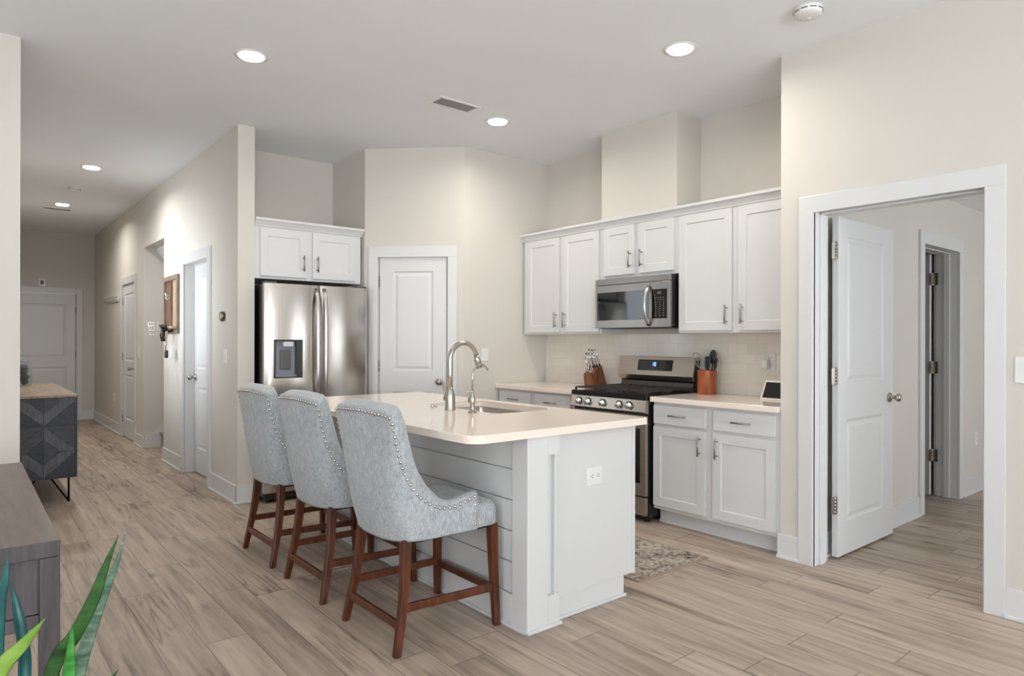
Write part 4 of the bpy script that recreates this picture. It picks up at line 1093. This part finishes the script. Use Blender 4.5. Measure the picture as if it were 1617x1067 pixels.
# ------------------------------------------------------------------ hall wall items
hk = thing('coat_hook_rack', 'white wall-mounted coat hook rack past the farther hall door', 'hook rack', (XH, 11.2, 1.9), R90)
part('rack_board', MB().box(-.5, .5, -.018, 0, -.04, .05), M['trim'], hk, .004)
for i in range(6):
    x = -.42 + i * .168
    part('hook', MB().tube([(x, -.018, .02), (x, -.06, .01), (x, -.075, .035)], .007, 8).tube([(x, -.018, -.005), (x, -.04, -.03), (x, -.06, -.03), (x, -.068, -.01)], .007, 8), M['nickel'], hk)
og = thing('wall_organizer', 'rustic wood framed key organizer beside the nearer hall door', 'wall organizer', (XH, 7.67, 1.40), R90)
w2 = .305; h2 = .585
fm = MB().box(-w2, -w2 + .05, -.026, 0, -.02, h2); fm.box(w2 - .05, w2, -.026, 0, -.02, h2); fm.box(-w2 + .05, w2 - .05, -.026, 0, h2 - .05, h2); fm.box(-w2 + .05, w2 - .05, -.026, 0, -.02, .03)
part('organizer_frame', fm, M['organiser'], og, .003)
part('back_board', MB().box(-w2 + .05, .0, -.008, 0, .03, h2 - .05), M['organiser_in'], og)
part('back_board', MB().box(.03, w2 - .05, -.008, 0, .03, h2 - .05), M['organiser_pale'], og)
part('centre_stile', MB().box(0, .045, -.022, 0, .03, h2 - .05), M['organiser_in'], og, .002)
part('shelf_ledge', MB().box(-w2, w2, -.07, -.026, .03, .055), M['organiser_pale'], og, .003)
part('hook', MB().tube([(.02, -.022, .38), (.02, -.062, .37), (.02, -.072, .40)], .009, 8).tube([(.02, -.022, .36), (.02, -.057, .335), (.02, -.067, .36)], .008, 8), M['wire'], og)
for x in (-.06, .06, .16): part('hook', MB().tube([(x, -.026, .01), (x, -.07, -.005), (x, -.08, .02)], .006, 8), M['legmetal'], og)
jr = thing('wire_basket', 'small pale wire basket hung at the left of the wall organizer', 'basket', (XH - .11, 7.90, 1.37), R90)
wm = MB(); r1, r2, hh = .06, .075, .13
for zz, r in ((0, r1), (.045, .065), (.09, .07), (hh, r2)): wm.tube([(r*math.cos(2*PI*i/20), r*math.sin(2*PI*i/20), zz) for i in range(21)], .003, 6)
for i in range(14):
    a_ = 2*PI*i/14; wm.tube([(r1*math.cos(a_), r1*math.sin(a_), 0), (r2*math.cos(a_), r2*math.sin(a_), hh)], .0025, 6)
part('wire_body', wm, M['wire'], jr)
bw = thing('black_ribbon', 'black ribbon bow hanging at the foot of the wall organizer', 'ribbon', (XH - .10, 7.60, 1.42), R90)
rb = MB()
for s_ in (-1, 1):
    rb.tube([(0, 0, 0), (s_*.05, -.02, .045), (s_*.085, 0, .03), (s_*.05, .02, -.005), (0, 0, 0)], .016, 8, flat=(1, .5))
    rb.tube([(0, 0, 0), (s_*.03, -.01, -.05), (s_*.05, 0, -.12)], [.016, .02, .012], 8, flat=(1, .4))
rb.sphere((0, 0, 0), .025, 8)
part('bow', rb, M['blackm'], bw)
ky = thing('key_bunch', 'bunch of keys and fobs hanging under the wall organizer', 'keys', (XH - .095, 7.50, 1.40), R90)
part('lanyard', MB().tube([(0, 0, 0), (.006, -.004, -.05), (-.004, 0, -.10)], .008, 8, flat=(1, .5)).tube([(.05, 0, 0), (.03, -.004, -.06), (.0, 0, -.10)], .006, 8), M['organiser_pale'], ky)
part('key_ring', MB().tube([(.026*math.cos(2*PI*i/16), 0, -.125 + .026*math.sin(2*PI*i/16)) for i in range(17)], .0035, 6), M['nickel'], ky)
part('key', MB().box(-.035, -.015, -.006, .0, -.20, -.14).box(.0, .018, -.004, .002, -.19, -.14), M['nickel'], ky, .002)
part('key_fob', MB().loft_rr(-.03, .04, -.012, .012, .01, [(-.27, .004), (-.26, 0), (-.20, 0), (-.19, .006)]), M['blackm'], ky)

# ------------------------------------------------------------------ bar stools
def cr_interp(P, sub):
    out = []; n = len(P)
    for i in range(n - 1):
        p0, p1, p2, p3 = P[max(i-1, 0)], P[i], P[i+1], P[min(i+2, n-1)]
        for k in range(sub):
            t = k / sub
            out.append(.5*((2*p1) + (p2 - p0)*t + (2*p0 - 5*p1 + 4*p2 - p3)*t*t + (3*p1 - p0 - 3*p2 + p3)*t**3))
    out.append(P[-1]); return out
def V3(*a): return Vector(a)
HALF = [  # bottom xy, nail-line xyz, rim vector, inward vector, inner foot xy
    ((.140, .250), (.140, .254, .616), (0, -.008, .016), (0, -.046, .0), (.140, .195)),
    ((.070, .251), (.070, .254, .598), (0, -.008, .020), (0, -.046, .0), (.070, .195)),
    ((.000, .251), (.000, .254, .583), (.004, -.006, .026), (0, -.048, .0), (.010, .195)),
    ((-.060, .250), (-.060, .255, .590), (.016, -.004, .032), (0, -.050, .0), (-.03, .195)),
    ((-.110, .247), (-.110, .256, .614), (.034, -.002, .034), (0, -.052, .0), (-.07, .192)),
    ((-.158, .238), (-.165, .257, .655), (.048, 0, .030), (.004, -.054, 0), (-.11, .185)),
    ((-.192, .220), (-.202, .258, .700), (.056, 0, .024), (.008, -.055, -.004), (-.135, .17)),
    ((-.216, .195), (-.235, .259, .755), (.060, 0, .020), (.010, -.055, -.006), (-.15, .15)),
    ((-.231, .168), (-.258, .260, .815), (.062, 0, .018), (.010, -.055, -.008), (-.16, .13)),
    ((-.240, .140), (-.279, .261, .890), (.062, 0, .018), (.010, -.055, -.010), (-.165, .11)),
    ((-.246, .112), (-.293, .260, .955), (.060, -.004, .022), (.010, -.055, -.012), (-.168, .09)),
    ((-.249, .088), (-.302, .252, .994), (.046, -.014, .040), (.026, -.050, -.012), (-.17, .07)),
    ((-.251, .060), (-.308, .170, 1.002), (.030, 0, .044), (.052, 0, -.012), (-.172, .05)),
    ((-.252, .030), (-.312, .085, 1.006), (.030, 0, .044), (.052, 0, -.012), (-.172, .025)),
    ((-.252, .000), (-.314, .000, 1.008), (.030, 0, .044), (.052, 0, -.012), (-.172, 0))]
def shell_columns():
    cols = []
    def sec(b, t, r, n, i):
        B = V3(b[0], b[1], .468); T = V3(*t); Rv = V3(*r); Nv = V3(*n); I = V3(i[0], i[1], .555)
        out = (V3(B.x + .04, 0, 0) - V3(B.x + .04, B.y, 0)); ow = V3(B.x, B.y, 0); ow = (ow - V3(.0, 0, 0)).normalized() if B.x < -.1 else V3(0, 1, 0)
        hgt = T.z - B.z
        m1 = B.lerp(T, .33) + ow * .012 * min(1, hgt/.3); m2 = B.lerp(T, .7) + ow * .006 * min(1, hgt/.3)
        top = T + Rv + Nv * .2
        inn = T + Rv * .75 + Nv * 1.15 - V3(0, 0, .02)
        im = inn.lerp(I, .5) + V3(.012, 0, 0) * min(1, hgt/.3)
        return [B + V3(0, 0, -.004), B + ow*.004, m1, m2, T, T + Rv * .55 - Nv * .06, top, T + Rv * 1.02 + Nv * .7, inn, im, I]
    half = [sec(*h) for h in HALF]
    full = half + [[V3(p.x, -p.y, p.z) for p in s] for s in half[-2::-1]]
    return full
def build_stool(label, loc):
    o = thing('bar_stool', label, 'bar stool', loc, 0, 'bar stools at the island')
    cols = shell_columns()
    m = len(cols[0])
    lines = [cr_interp([c[k] for c in cols], 4) for k in range(m)]           # along the U
    dense = [cr_interp([lines[k][j] for k in range(m)], 3) for j in range(len(lines[0]))]
    mb = MB(); mb.grid(dense, False, True)
    nR = len(dense[0]); nC = len(dense)
    mb.cap([i for i in range(nR)]); mb.cap([(nC-1)*nR + i for i in range(nR)][::-1])
    part('backrest', mb, M['fabric'], o)
    # seat cushion
    s = MB().loft_rr(-.19, .279, -.249, .249, .055, [(.466, .004), (.472, 0), (.535, .0), (.556, .006), (.572, .022), (.584, .06), (.592, .12), (.596, .18)], 8)
    part('seat', s, M['fabric'], o)
    # nailheads along wings, sides and top
    T = lines[4]; path = []
    for p in T: path.append(p)
    # wing fronts
    z_ = [V3(.146, path[0].y * 1.0, q) for q in (.492, .515, .538, .561, .584, .607)]
    nails = MB()
    def nail(c, nrm):
        mt = Matrix.Translation(c) @ nrm.to_track_quat('Z', 'Y').to_matrix().to_4x4()
        nails.lathe([(.0080, -.001), (.0074, .002), (.0050, .0048), (.0008, .0058)], 8, mt)
    acc = 0; last = path[0]
    for j in range(1, len(path)):
        a, b_ = path[j-1], path[j]; L_ = (b_ - a).length
        while acc + L_ >= .0275:
            t = (.0275 - acc) / L_; p = a.lerp(b_, t)
            nrm = V3(0, math.copysign(1, p.y), 0) if (p.z < .985 and p.x > -.305) else V3(-1, 0, -.05)
            if p.z < .985 and abs(p.y) > .2 and p.x < -.15: nrm = V3(-.75, math.copysign(.66, p.y), 0)
            nail(p + nrm.normalized()*.003, nrm.normalized()); a = p; L_ = (b_ - a).length; acc = 0
        acc += L_
    for q in (.490, .518, .546, .574, .600):
        for s_ in (-1, 1): nail(V3(.131, s_ * .2525, q), V3(0, s_, 0))
    part('nailhead_trim', nails, M['nail'], o)
    # tufting buttons on the inner back
    for (y, z) in ((-.12, .86), (0, .86), (.12, .86), (-.06, .75), (.06, .75)):
        part('tuft_button', MB().sphere((-.198 - .06*(z-.6)/.4, y, z), .011, 8, (.6, 1, 1)), M['fabric'], o)
    # legs
    def leg(top, foot, mid, a=.021, b_=.0145):
        P = cr_interp([V3(*top), V3(*mid), V3(*foot)], 5); mb = MB(); rows = []
        for i, p in enumerate(P):
            h = a + (b_ - a) * (i / (len(P) - 1))
            rows.append([(p.x - h, p.y - h, p.z), (p.x + h, p.y - h, p.z), (p.x + h, p.y + h, p.z), (p.x - h, p.y + h, p.z)])
        o0 = mb.mark(); mb.grid(rows, True, False); mb.cap([o0, o0+1, o0+2, o0+3][::-1]); q = len(rows) - 1
        mb.cap([o0 + 4*q + i for i in range(4)]); return mb
    for s_ in (-1, 1):
        part('leg', leg((-.195, s_*.195, .470), (-.262, s_*.238, .0), (-.215, s_*.215, .25)), M['leg'], o, .003)
        part('leg', leg((.245, s_*.226, .468), (.256, s_*.247, .0), (.248, s_*.236, .25)), M['leg'], o, .003)
        mb = MB().hexa([(-.235, s_*.222 - .010, .170), (.250, s_*.238 - .010, .158), (.250, s_*.238 + .010, .158), (-.235, s_*.222 + .010, .170)],
                       [(-.235, s_*.222 - .010, .205), (.250, s_*.238 - .010, .193), (.250, s_*.238 + .010, .193), (-.235, s_*.222 + .010, .205)])
        part('stretcher', mb, M['leg'], o, .003)
    part('stretcher', MB().box(-.252, -.232, -.215, .215, .103, .138), M['leg'], o, .003)
    part('stretcher', MB().box(.243, .263, -.228, .228, .148, .183), M['leg'], o, .003)
    part('seat_rail', MB().box(-.18, .25, -.225, .225, .452, .470), M['blackm'], o)
    return o
s1 = build_stool('blue-grey upholstered bar stool nearest the viewer, at the near end of the island', (1.656, 2.672, 0))
dup(s1, (1.653, 3.397, 0), 0, 'blue-grey upholstered bar stool in the middle of the row of three')
dup(s1, (1.651, 4.088, 0), 0, 'blue-grey upholstered bar stool farthest along the island, nearest the refrigerator')

# ------------------------------------------------------------------ counter items
kb = thing('knife_block', 'slanted walnut knife block on the counter left of the range', 'knife block', (4.29, 4.055, .915), 0, None)
P = [(-.07, 0), (.105, 0), (.035, .185), (-.02, .165), (-.085, .105)]
part('block_body', MB().prism(P, -.055, .055, 'y'), M['block'], kb, .003)
kd = V3(-.42, 0, .907)
def knife(p, L_, name='kitchen_knife'):
    o = thing(name, 'silver-handled kitchen knife standing in the walnut block', 'knife', V3(4.29, 4.055, .915) + V3(*p), 0, 'knives in the knife block')
    L_ *= 1.25
    hm = MB().tube([kd*.006, kd*.02, kd*(L_*.6), kd*L_], [.0085, .0075, .0085, .0095], 10, flat=(1, .75))
    part('handle', hm, M['chrome'], o); part('handle_cap', MB().tube([kd*L_, kd*(L_+.008)], .0098, 10, flat=(1, .75)), M['steel_dark'], o)
    part('bolster', MB().tube([kd*(-.01), kd*.008], .0095, 10), M['black'], o)
for (x, z, y, L_) in ((.028, .186, -.034, .115), (.026, .185, .0, .115), (.024, .184, .034, .115), (-.012, .170, -.034, .10), (-.014, .169, .0, .10), (-.016, .169, .034, .10), (-.045, .145, .030, .085)):
    knife((x, y, z), L_)
sc = thing('kitchen_scissors', 'silver kitchen scissors slotted in the front of the knife block', 'scissors', (4.235, 4.03, 1.04), 0)
for s_ in (-1, 1):
    part('scissor_loop', MB().tube([(-.035 + .008*math.cos(2*PI*i/14), s_*.022 + .018*math.cos(2*PI*i/14), .03 + .024*math.sin(2*PI*i/14)) for i in range(15)], .0045, 8), M['chrome'], sc)
part('scissor_blade', MB().tube([(-.03, 0, .012), (.0, 0, -.012)], .008, 8), M['chrome'], sc)

ck = thing('utensil_crock', 'round orange-brown wooden utensil crock right of the range', 'crock', (4.335, 2.94, .915), 0)
part('crock_body', MB().lathe([(.001, 0), (.070, 0), (.072, .004), (.072, .172), (.073, .18), (.066, .18), (.065, .02), (.001, .018)], 40), M['crock'], ck)
def utensil(name, label, dx, dy, lean, build):
    o = thing(name, label, 'kitchen utensil', (4.335 + dx, 2.94 + dy, .935), 0)
    build(o, V3(*lean)); return o
def stick(o, d, L_, m, r=.006):
    d = d.normalized(); part('handle', MB().tube([V3(0, 0, 0), d*L_], r, 10), m, o); return d*L_, d
def whisk(o, d):
    e_, d = stick(o, d, .17, M['steel']); mb = MB()
    for k in range(5):
        a_ = PI*k/5; n_ = V3(math.cos(a_), math.sin(a_), 0)
        mb.tube([e_ + d*(.13*(1-math.cos(t))/2*1.0) + n_*(.036*math.sin(t)) if False else e_ + d*(.125*math.sin(t/2)) + n_*(.036*math.sin(t)) for t in [2*PI*i/20 for i in range(21)]], .0022, 6)
    part('whisk_wires', mb, M['utgrey'], o)
def paddle(L_, w_, h_, t_, m, hm, slots=False):
    def f(o, d):
        e_, d = stick(o, d, L_, M[hm]); mb = MB().loft_rr(-w_/2, w_/2, -t_/2, t_/2, t_*.45, [(0, .012), (.012, .003), (h_*.5, 0), (h_ - .01, .0), (h_, .006)])
        z_ = d; mt = Matrix.Translation(e_ - d*.01) @ d.to_track_quat('Z', 'Y').to_matrix().to_4x4() @ Matrix.Rotation(math.radians(62), 4, 'Z')
        mb.xf(mt); part('blade', mb, M[m], o)
    return f
def spoon(L_, m, w_=.032, h_=.048):
    def f(o, d):
        e_, d = stick(o, d, L_, M[m]); mb = MB().sphere((0, 0, 0), 1.0, 14, (w_, .010, h_))
        mb.xf(Matrix.Translation(e_ + d*(h_*.8)) @ d.to_track_quat('Z', 'Y').to_matrix().to_4x4() @ Matrix.Rotation(math.radians(50), 4, 'Z'))
        part('bowl', mb, M[m], o)
    return f
utensil('whisk', 'grey wire whisk leaning left in the utensil crock', -.008, .026, (-.06, .18, 1), whisk)
utensil('turner', 'flat dark spatula standing upright in the utensil crock', -.01, -.006, (0, -.03, 1), paddle(.175, .06, .10, .012, 'rubber', 'steel'))
utensil('serving_spoon', 'tall dark oval spoon at the back of the utensil crock', .025, -.010, (.05, -.06, 1), spoon(.215, 'rubber', .034, .055))
utensil('pasta_server', 'dark rounded ladle leaning right in the utensil crock', .01, -.018, (0, -.24, 1), spoon(.175, 'rubber', .03, .05))
utensil('slotted_spoon', 'grey spoon behind the whisk in the utensil crock', .03, .022, (.06, .10, 1), spoon(.175, 'utgrey', .026, .05))

tb = thing('smart_display', 'small tilted tablet display with pale frame on the right counter', 'display', (4.26, 2.335, .915), R90)
part('display_case', MB().hexa([(-.115, -.03, 0), (.115, -.03, 0), (.115, .07, 0), (-.115, .07, 0)], [(-.110, .035, .130), (.110, .035, .130), (.110, .048, .130), (-.110, .048, .130)]), M['bez'], tb, .004)
a_ = V3(0, -.03, 0); up = V3(0, .065, .13)
def dpt(x, t, off): 
    p = a_ + up*t; n_ = V3(0, -.13, .065).normalized(); return V3(x, p.y, p.z) + n_*off
part('display_screen', MB().hexa([dpt(-.1, .1, .0015), dpt(.1, .1, .0015), dpt(.097, .9, .0015), dpt(-.097, .9, .0015)], [dpt(-.1, .1, -.001), dpt(.1, .1, -.001), dpt(.097, .9, -.001), dpt(-.097, .9, -.001)]), M['screen'], tb)

# ------------------------------------------------------------------ rug in front of the range
rg_ = thing('rug', 'mottled beige and charcoal runner rug between island and range', 'rug', (3.16, 3.2, 0), 0, None, True)
part('rug_pile', MB().box(2.852, 3.475, 2.366, 4.05, .0005, .008), M['rug'], rg_)
bb = MB(); bb.box(2.842, 3.485, 2.354, 2.366, .0005, .0085); bb.box(2.842, 3.485, 4.05, 4.06, .0005, .0085); bb.box(2.842, 2.852, 2.366, 4.05, .0005, .0085); bb.box(3.475, 3.485, 2.366, 4.05, .0005, .0085)
part('rug_binding', bb, M['rug_edge'], rg_)

# ------------------------------------------------------------------ credenza in the hall
cx0, cx1, cy0, cy1, cz0, cz1 = .275, .735, 6.41, 8.25, .21, .87
cr = thing('credenza', 'charcoal wood credenza with inlaid diamond end and hairpin legs', 'credenza', (.5, 7.3, 0), 0, None, True)
part('carcass', MB().box(cx0, cx1 - .02, cy0 + .012, cy1, cz0, cz1 - .02), M['cred_c'], cr, .003)
part('top', MB().box(cx0, cx1, cy0, cy1, cz1 - .02, cz1), M['cred_top'], cr, .003)
ep = MB()
def tri(pts, mi, t):
    ep.cur = mi; c = V3(sum(p[0] for p in pts)/len(pts), 0, sum(p[1] for p in pts)/len(pts))
    q = [(c.x + (p[0]-c.x)*.985, c.z + (p[1]-c.z)*.985) for p in pts]
    ep.prism(q, cy0 + .012 - t, cy0 + .012, 'y')
xm_ = .505; hw = .225; hz = .205
def clipz(pts, zmax):
    out = []
    for i in range(len(pts)):
        a, b = pts[i], pts[(i+1) % len(pts)]
        if a[1] <= zmax: out.append(a)
        if (a[1] <= zmax) != (b[1] <= zmax):
            t = (zmax - a[1])/(b[1] - a[1]); out.append((a[0] + (b[0]-a[0])*t, zmax))
    return out
for zc in (.215 + hz, .215 + 3*hz):
    for sx in (-1, 1):
        for sz in (-1, 1):
            L_ = []
            L_.append(([(xm_ + sx*hw, zc + sz*hz), (xm_, zc + sz*hz), (xm_ + sx*hw, zc)], 1 if sz > 0 else 2, .004))
            f1 = .5
            L_.append(([(xm_, zc + sz*hz), (xm_ + sx*hw, zc), (xm_ + sx*hw*f1, zc), (xm_, zc + sz*hz*f1)], 0 if (sx*sz > 0) == (sz > 0) or sz < 0 else 1, .006))
            L_.append(([(xm_, zc + sz*hz*f1), (xm_ + sx*hw*f1, zc), (xm_, zc)], 1 if sx > 0 else 2, .0045))
            for pts, mi, t in L_:
                pts = clipz(pts, cz1 - .022)
                if len(pts) >= 3: tri(pts, mi, t)
ep.cur = 2; ep.box(cx1 - .022, cx1 - .005, cy0 + .004, cy0 + .012, cz0, cz1 - .02); ep.box(cx0, cx1 - .005, cy0 + .006, cy0 + .012, cz0 - .006, cz0 + .004)
part('end_panel', ep, [M['cred_a'], M['cred_b'], M['cred_c']], cr, .001)
for i in range(3):
    y0 = cy0 + .02 + i*.605
    dd_ = part('door', MB().box(cx1 - .02, cx1 - .002, y0, y0 + .595, cz0 + .01, cz1 - .03), M['cred_b'], cr, .003)
    part('handle', MB().box(cx1 - .002, cx1 + .012, y0 + .27, y0 + .33, .52, .545), M['legmetal'], dd_, .002)
def hairpin(x, y, sx):
    mb = MB().tube([(x, y, cz0), (x, y, .0 + .007), ], .008, 8); mb.tube([(x, y, .012), (x - sx*.12, y, cz0)], .007, 8); return mb
for (x, y, sx) in ((cx1 - .06, cy0 + .03, 1), (cx1 - .06, cy1 - .05, 1), (cx0 + .06, cy0 + .03, -1), (cx0 + .06, cy1 - .05, -1)):
    part('leg', hairpin(x, y, sx), M['legmetal'], cr)
vs = thing('glass_vase', 'clear glass vase holding grey filler on the credenza', 'vase', (.475, 8.0, cz1), 0)
part('vase_glass', MB().lathe([(.001, 0), (.058, 0), (.062, .01), (.064, .245), (.061, .245), (.058, .012), (.001, .01)], 28), M['vase_glass'], vs)
fl = MB()
for i in range(22):
    a_ = random.random()*2*PI; r = random.random()*.03
    fl.sphere((r*math.cos(a_), r*math.sin(a_), .03 + .16*i/22), .020 + .008*random.random(), 7)
part('filler', fl, M['moss'], vs)

# ------------------------------------------------------------------ console table and plant at lower left
tx0, tx1, ty0, ty1, tz = -.26, .217, 2.256, 3.80, .75
ctb = thing('console_table', 'dark stained wood console table at the lower left', 'console table', (0, 3.0, 0), 0, None, True)
tt = MB().box(tx0, tx1, ty0, ty1, tz - .045, tz); tt.mi[1] = 1
part('tabletop', tt, [M['console_leg'], M['console']], ctb, .002)
for (x, y) in ((tx1 - .047, ty0), (tx1 - .047, ty1 - .06), (tx0, ty0), (tx0, ty1 - .06)):
    part('leg', MB().box(x, x + .047, y + .001, y + .06, 0, tz - .046), M['console_leg'], ctb, .002)
part('end_panel', MB().box(tx0 + .05, tx1 - .05, ty0 + .014, ty0 + .03, .55, tz - .046), M['console_leg'], ctb, .001)
part('lower_rail', MB().box(tx0 + .048, tx1 - .048, ty0 + .006, ty0 + .036, .512, .548), M['console_leg'], ctb, .002)
part('apron', MB().box(tx1 - .035, tx1 - .012, ty0 + .062, ty1 - .062, .56, tz - .046), M['console_leg'], ctb, .002)
part('apron', MB().box(tx0 + .012, tx0 + .035, ty0 + .062, ty1 - .062, .56, tz - .046), M['console_leg'], ctb, .002)

pl = thing('snake_plant', 'potted snake plant with banded upright leaves at the bottom left', 'plant', (.12, 1.72, 0), 0, None, True)
part('pot', MB().lathe([(.001, 0), (.10, 0), (.105, .01), (.135, .34), (.14, .355), (.128, .355), (.122, .33), (.001, .325)], 40, Matrix.Translation((.12, 1.72, 0))), M['pot'], pl)
part('soil', MB().lathe([(.001, .322), (.121, .322), (.12, .334), (.001, .338)], 32, Matrix.Translation((.12, 1.72, 0))), M['soil'], pl)
def leaf(path, widths, side, fold, mname, tube=False):
    P = cr_interp([V3(*p) for p in path], 8); n = len(P); mb = MB(); rows = []
    ws = cr_interp([V3(w_, 0, 0) for w_ in widths], 8)
    side = V3(*side).normalized()
    for i, p in enumerate(P):
        t = (P[min(i+1, n-1)] - P[max(i-1, 0)]).normalized(); s_ = (side - t*side.dot(t)).normalized(); nn = t.cross(s_)
        w_ = max(.0004, ws[i].x/2)
        th_ = .0016 if not tube else w_*.8
        row = []
        for k in range(10):
            c = 2*PI*k/10; u = math.cos(c); v = math.sin(c)
            row.append(p + s_*(u*w_) + nn*(v*th_ + fold*w_*(abs(u))))
        rows.append(row)
    o0 = mb.mark(); mb.grid(rows, True, True); mb.cap([o0 + i for i in range(10)][::-1]); mb.cap([o0 + (n-1)*10 + i for i in range(10)])
    return part('leaf', mb, M[mname], pl)
cs = (.77, -.64, 0)
leaf([(.155, 1.775, .33), (.199, 1.781, .557), (.218, 1.765, .638), (.245, 1.743, .731), (.269, 1.724, .809), (.288, 1.707, .890)], [.034, .034, .028, .02, .012, .001], cs, .7, 'leafg')
leaf([(.10, 1.765, .33), (.150, 1.762, .582), (.189, 1.725, .667), (.222, 1.698, .75), (.242, 1.681, .819), (.265, 1.662, .888)], [.03, .034, .030, .027, .016, .001], cs, .35, 'leafa')
leaf([(.15, 1.70, .33), (.168, 1.677, .52), (.173, 1.673, .607), (.178, 1.669, .67), (.181, 1.666, .716)], [.034, .038, .030, .016, .001], cs, .45, 'leafb')
leaf([(.03, 1.66, .33), (.035, 1.65, .60), (.060, 1.636, .672), (.096, 1.607, .722), (.128, 1.58, .770)], [.03, .036, .034, .022, .001], (.5, -.5, -.7), .3, 'leafc')
leaf([(.03, 1.79, .33), (.053, 1.832, .582), (.062, 1.825, .729), (.073, 1.818, .79), (.080, 1.814, .839)], [.034, .036, .028, .018, .001], cs, .4, 'leafd')
leaf([(.10, 1.80, .33), (.112, 1.853, .557), (.110, 1.855, .624), (.101, 1.861, .695), (.087, 1.874, .773)], [.028, .027, .025, .022, .002], cs, 0, 'leafd', True)
leaf([(.19, 1.69, .33), (.222, 1.64, .52), (.240, 1.618, .59), (.256, 1.604, .621)], [.03, .026, .012, .001], cs, .3, 'leafa')
leaf([(.06, 1.70, .33), (.03, 1.64, .42), (-.02, 1.60, .5)], [.03, .028, .001], cs, .3, 'leafa')
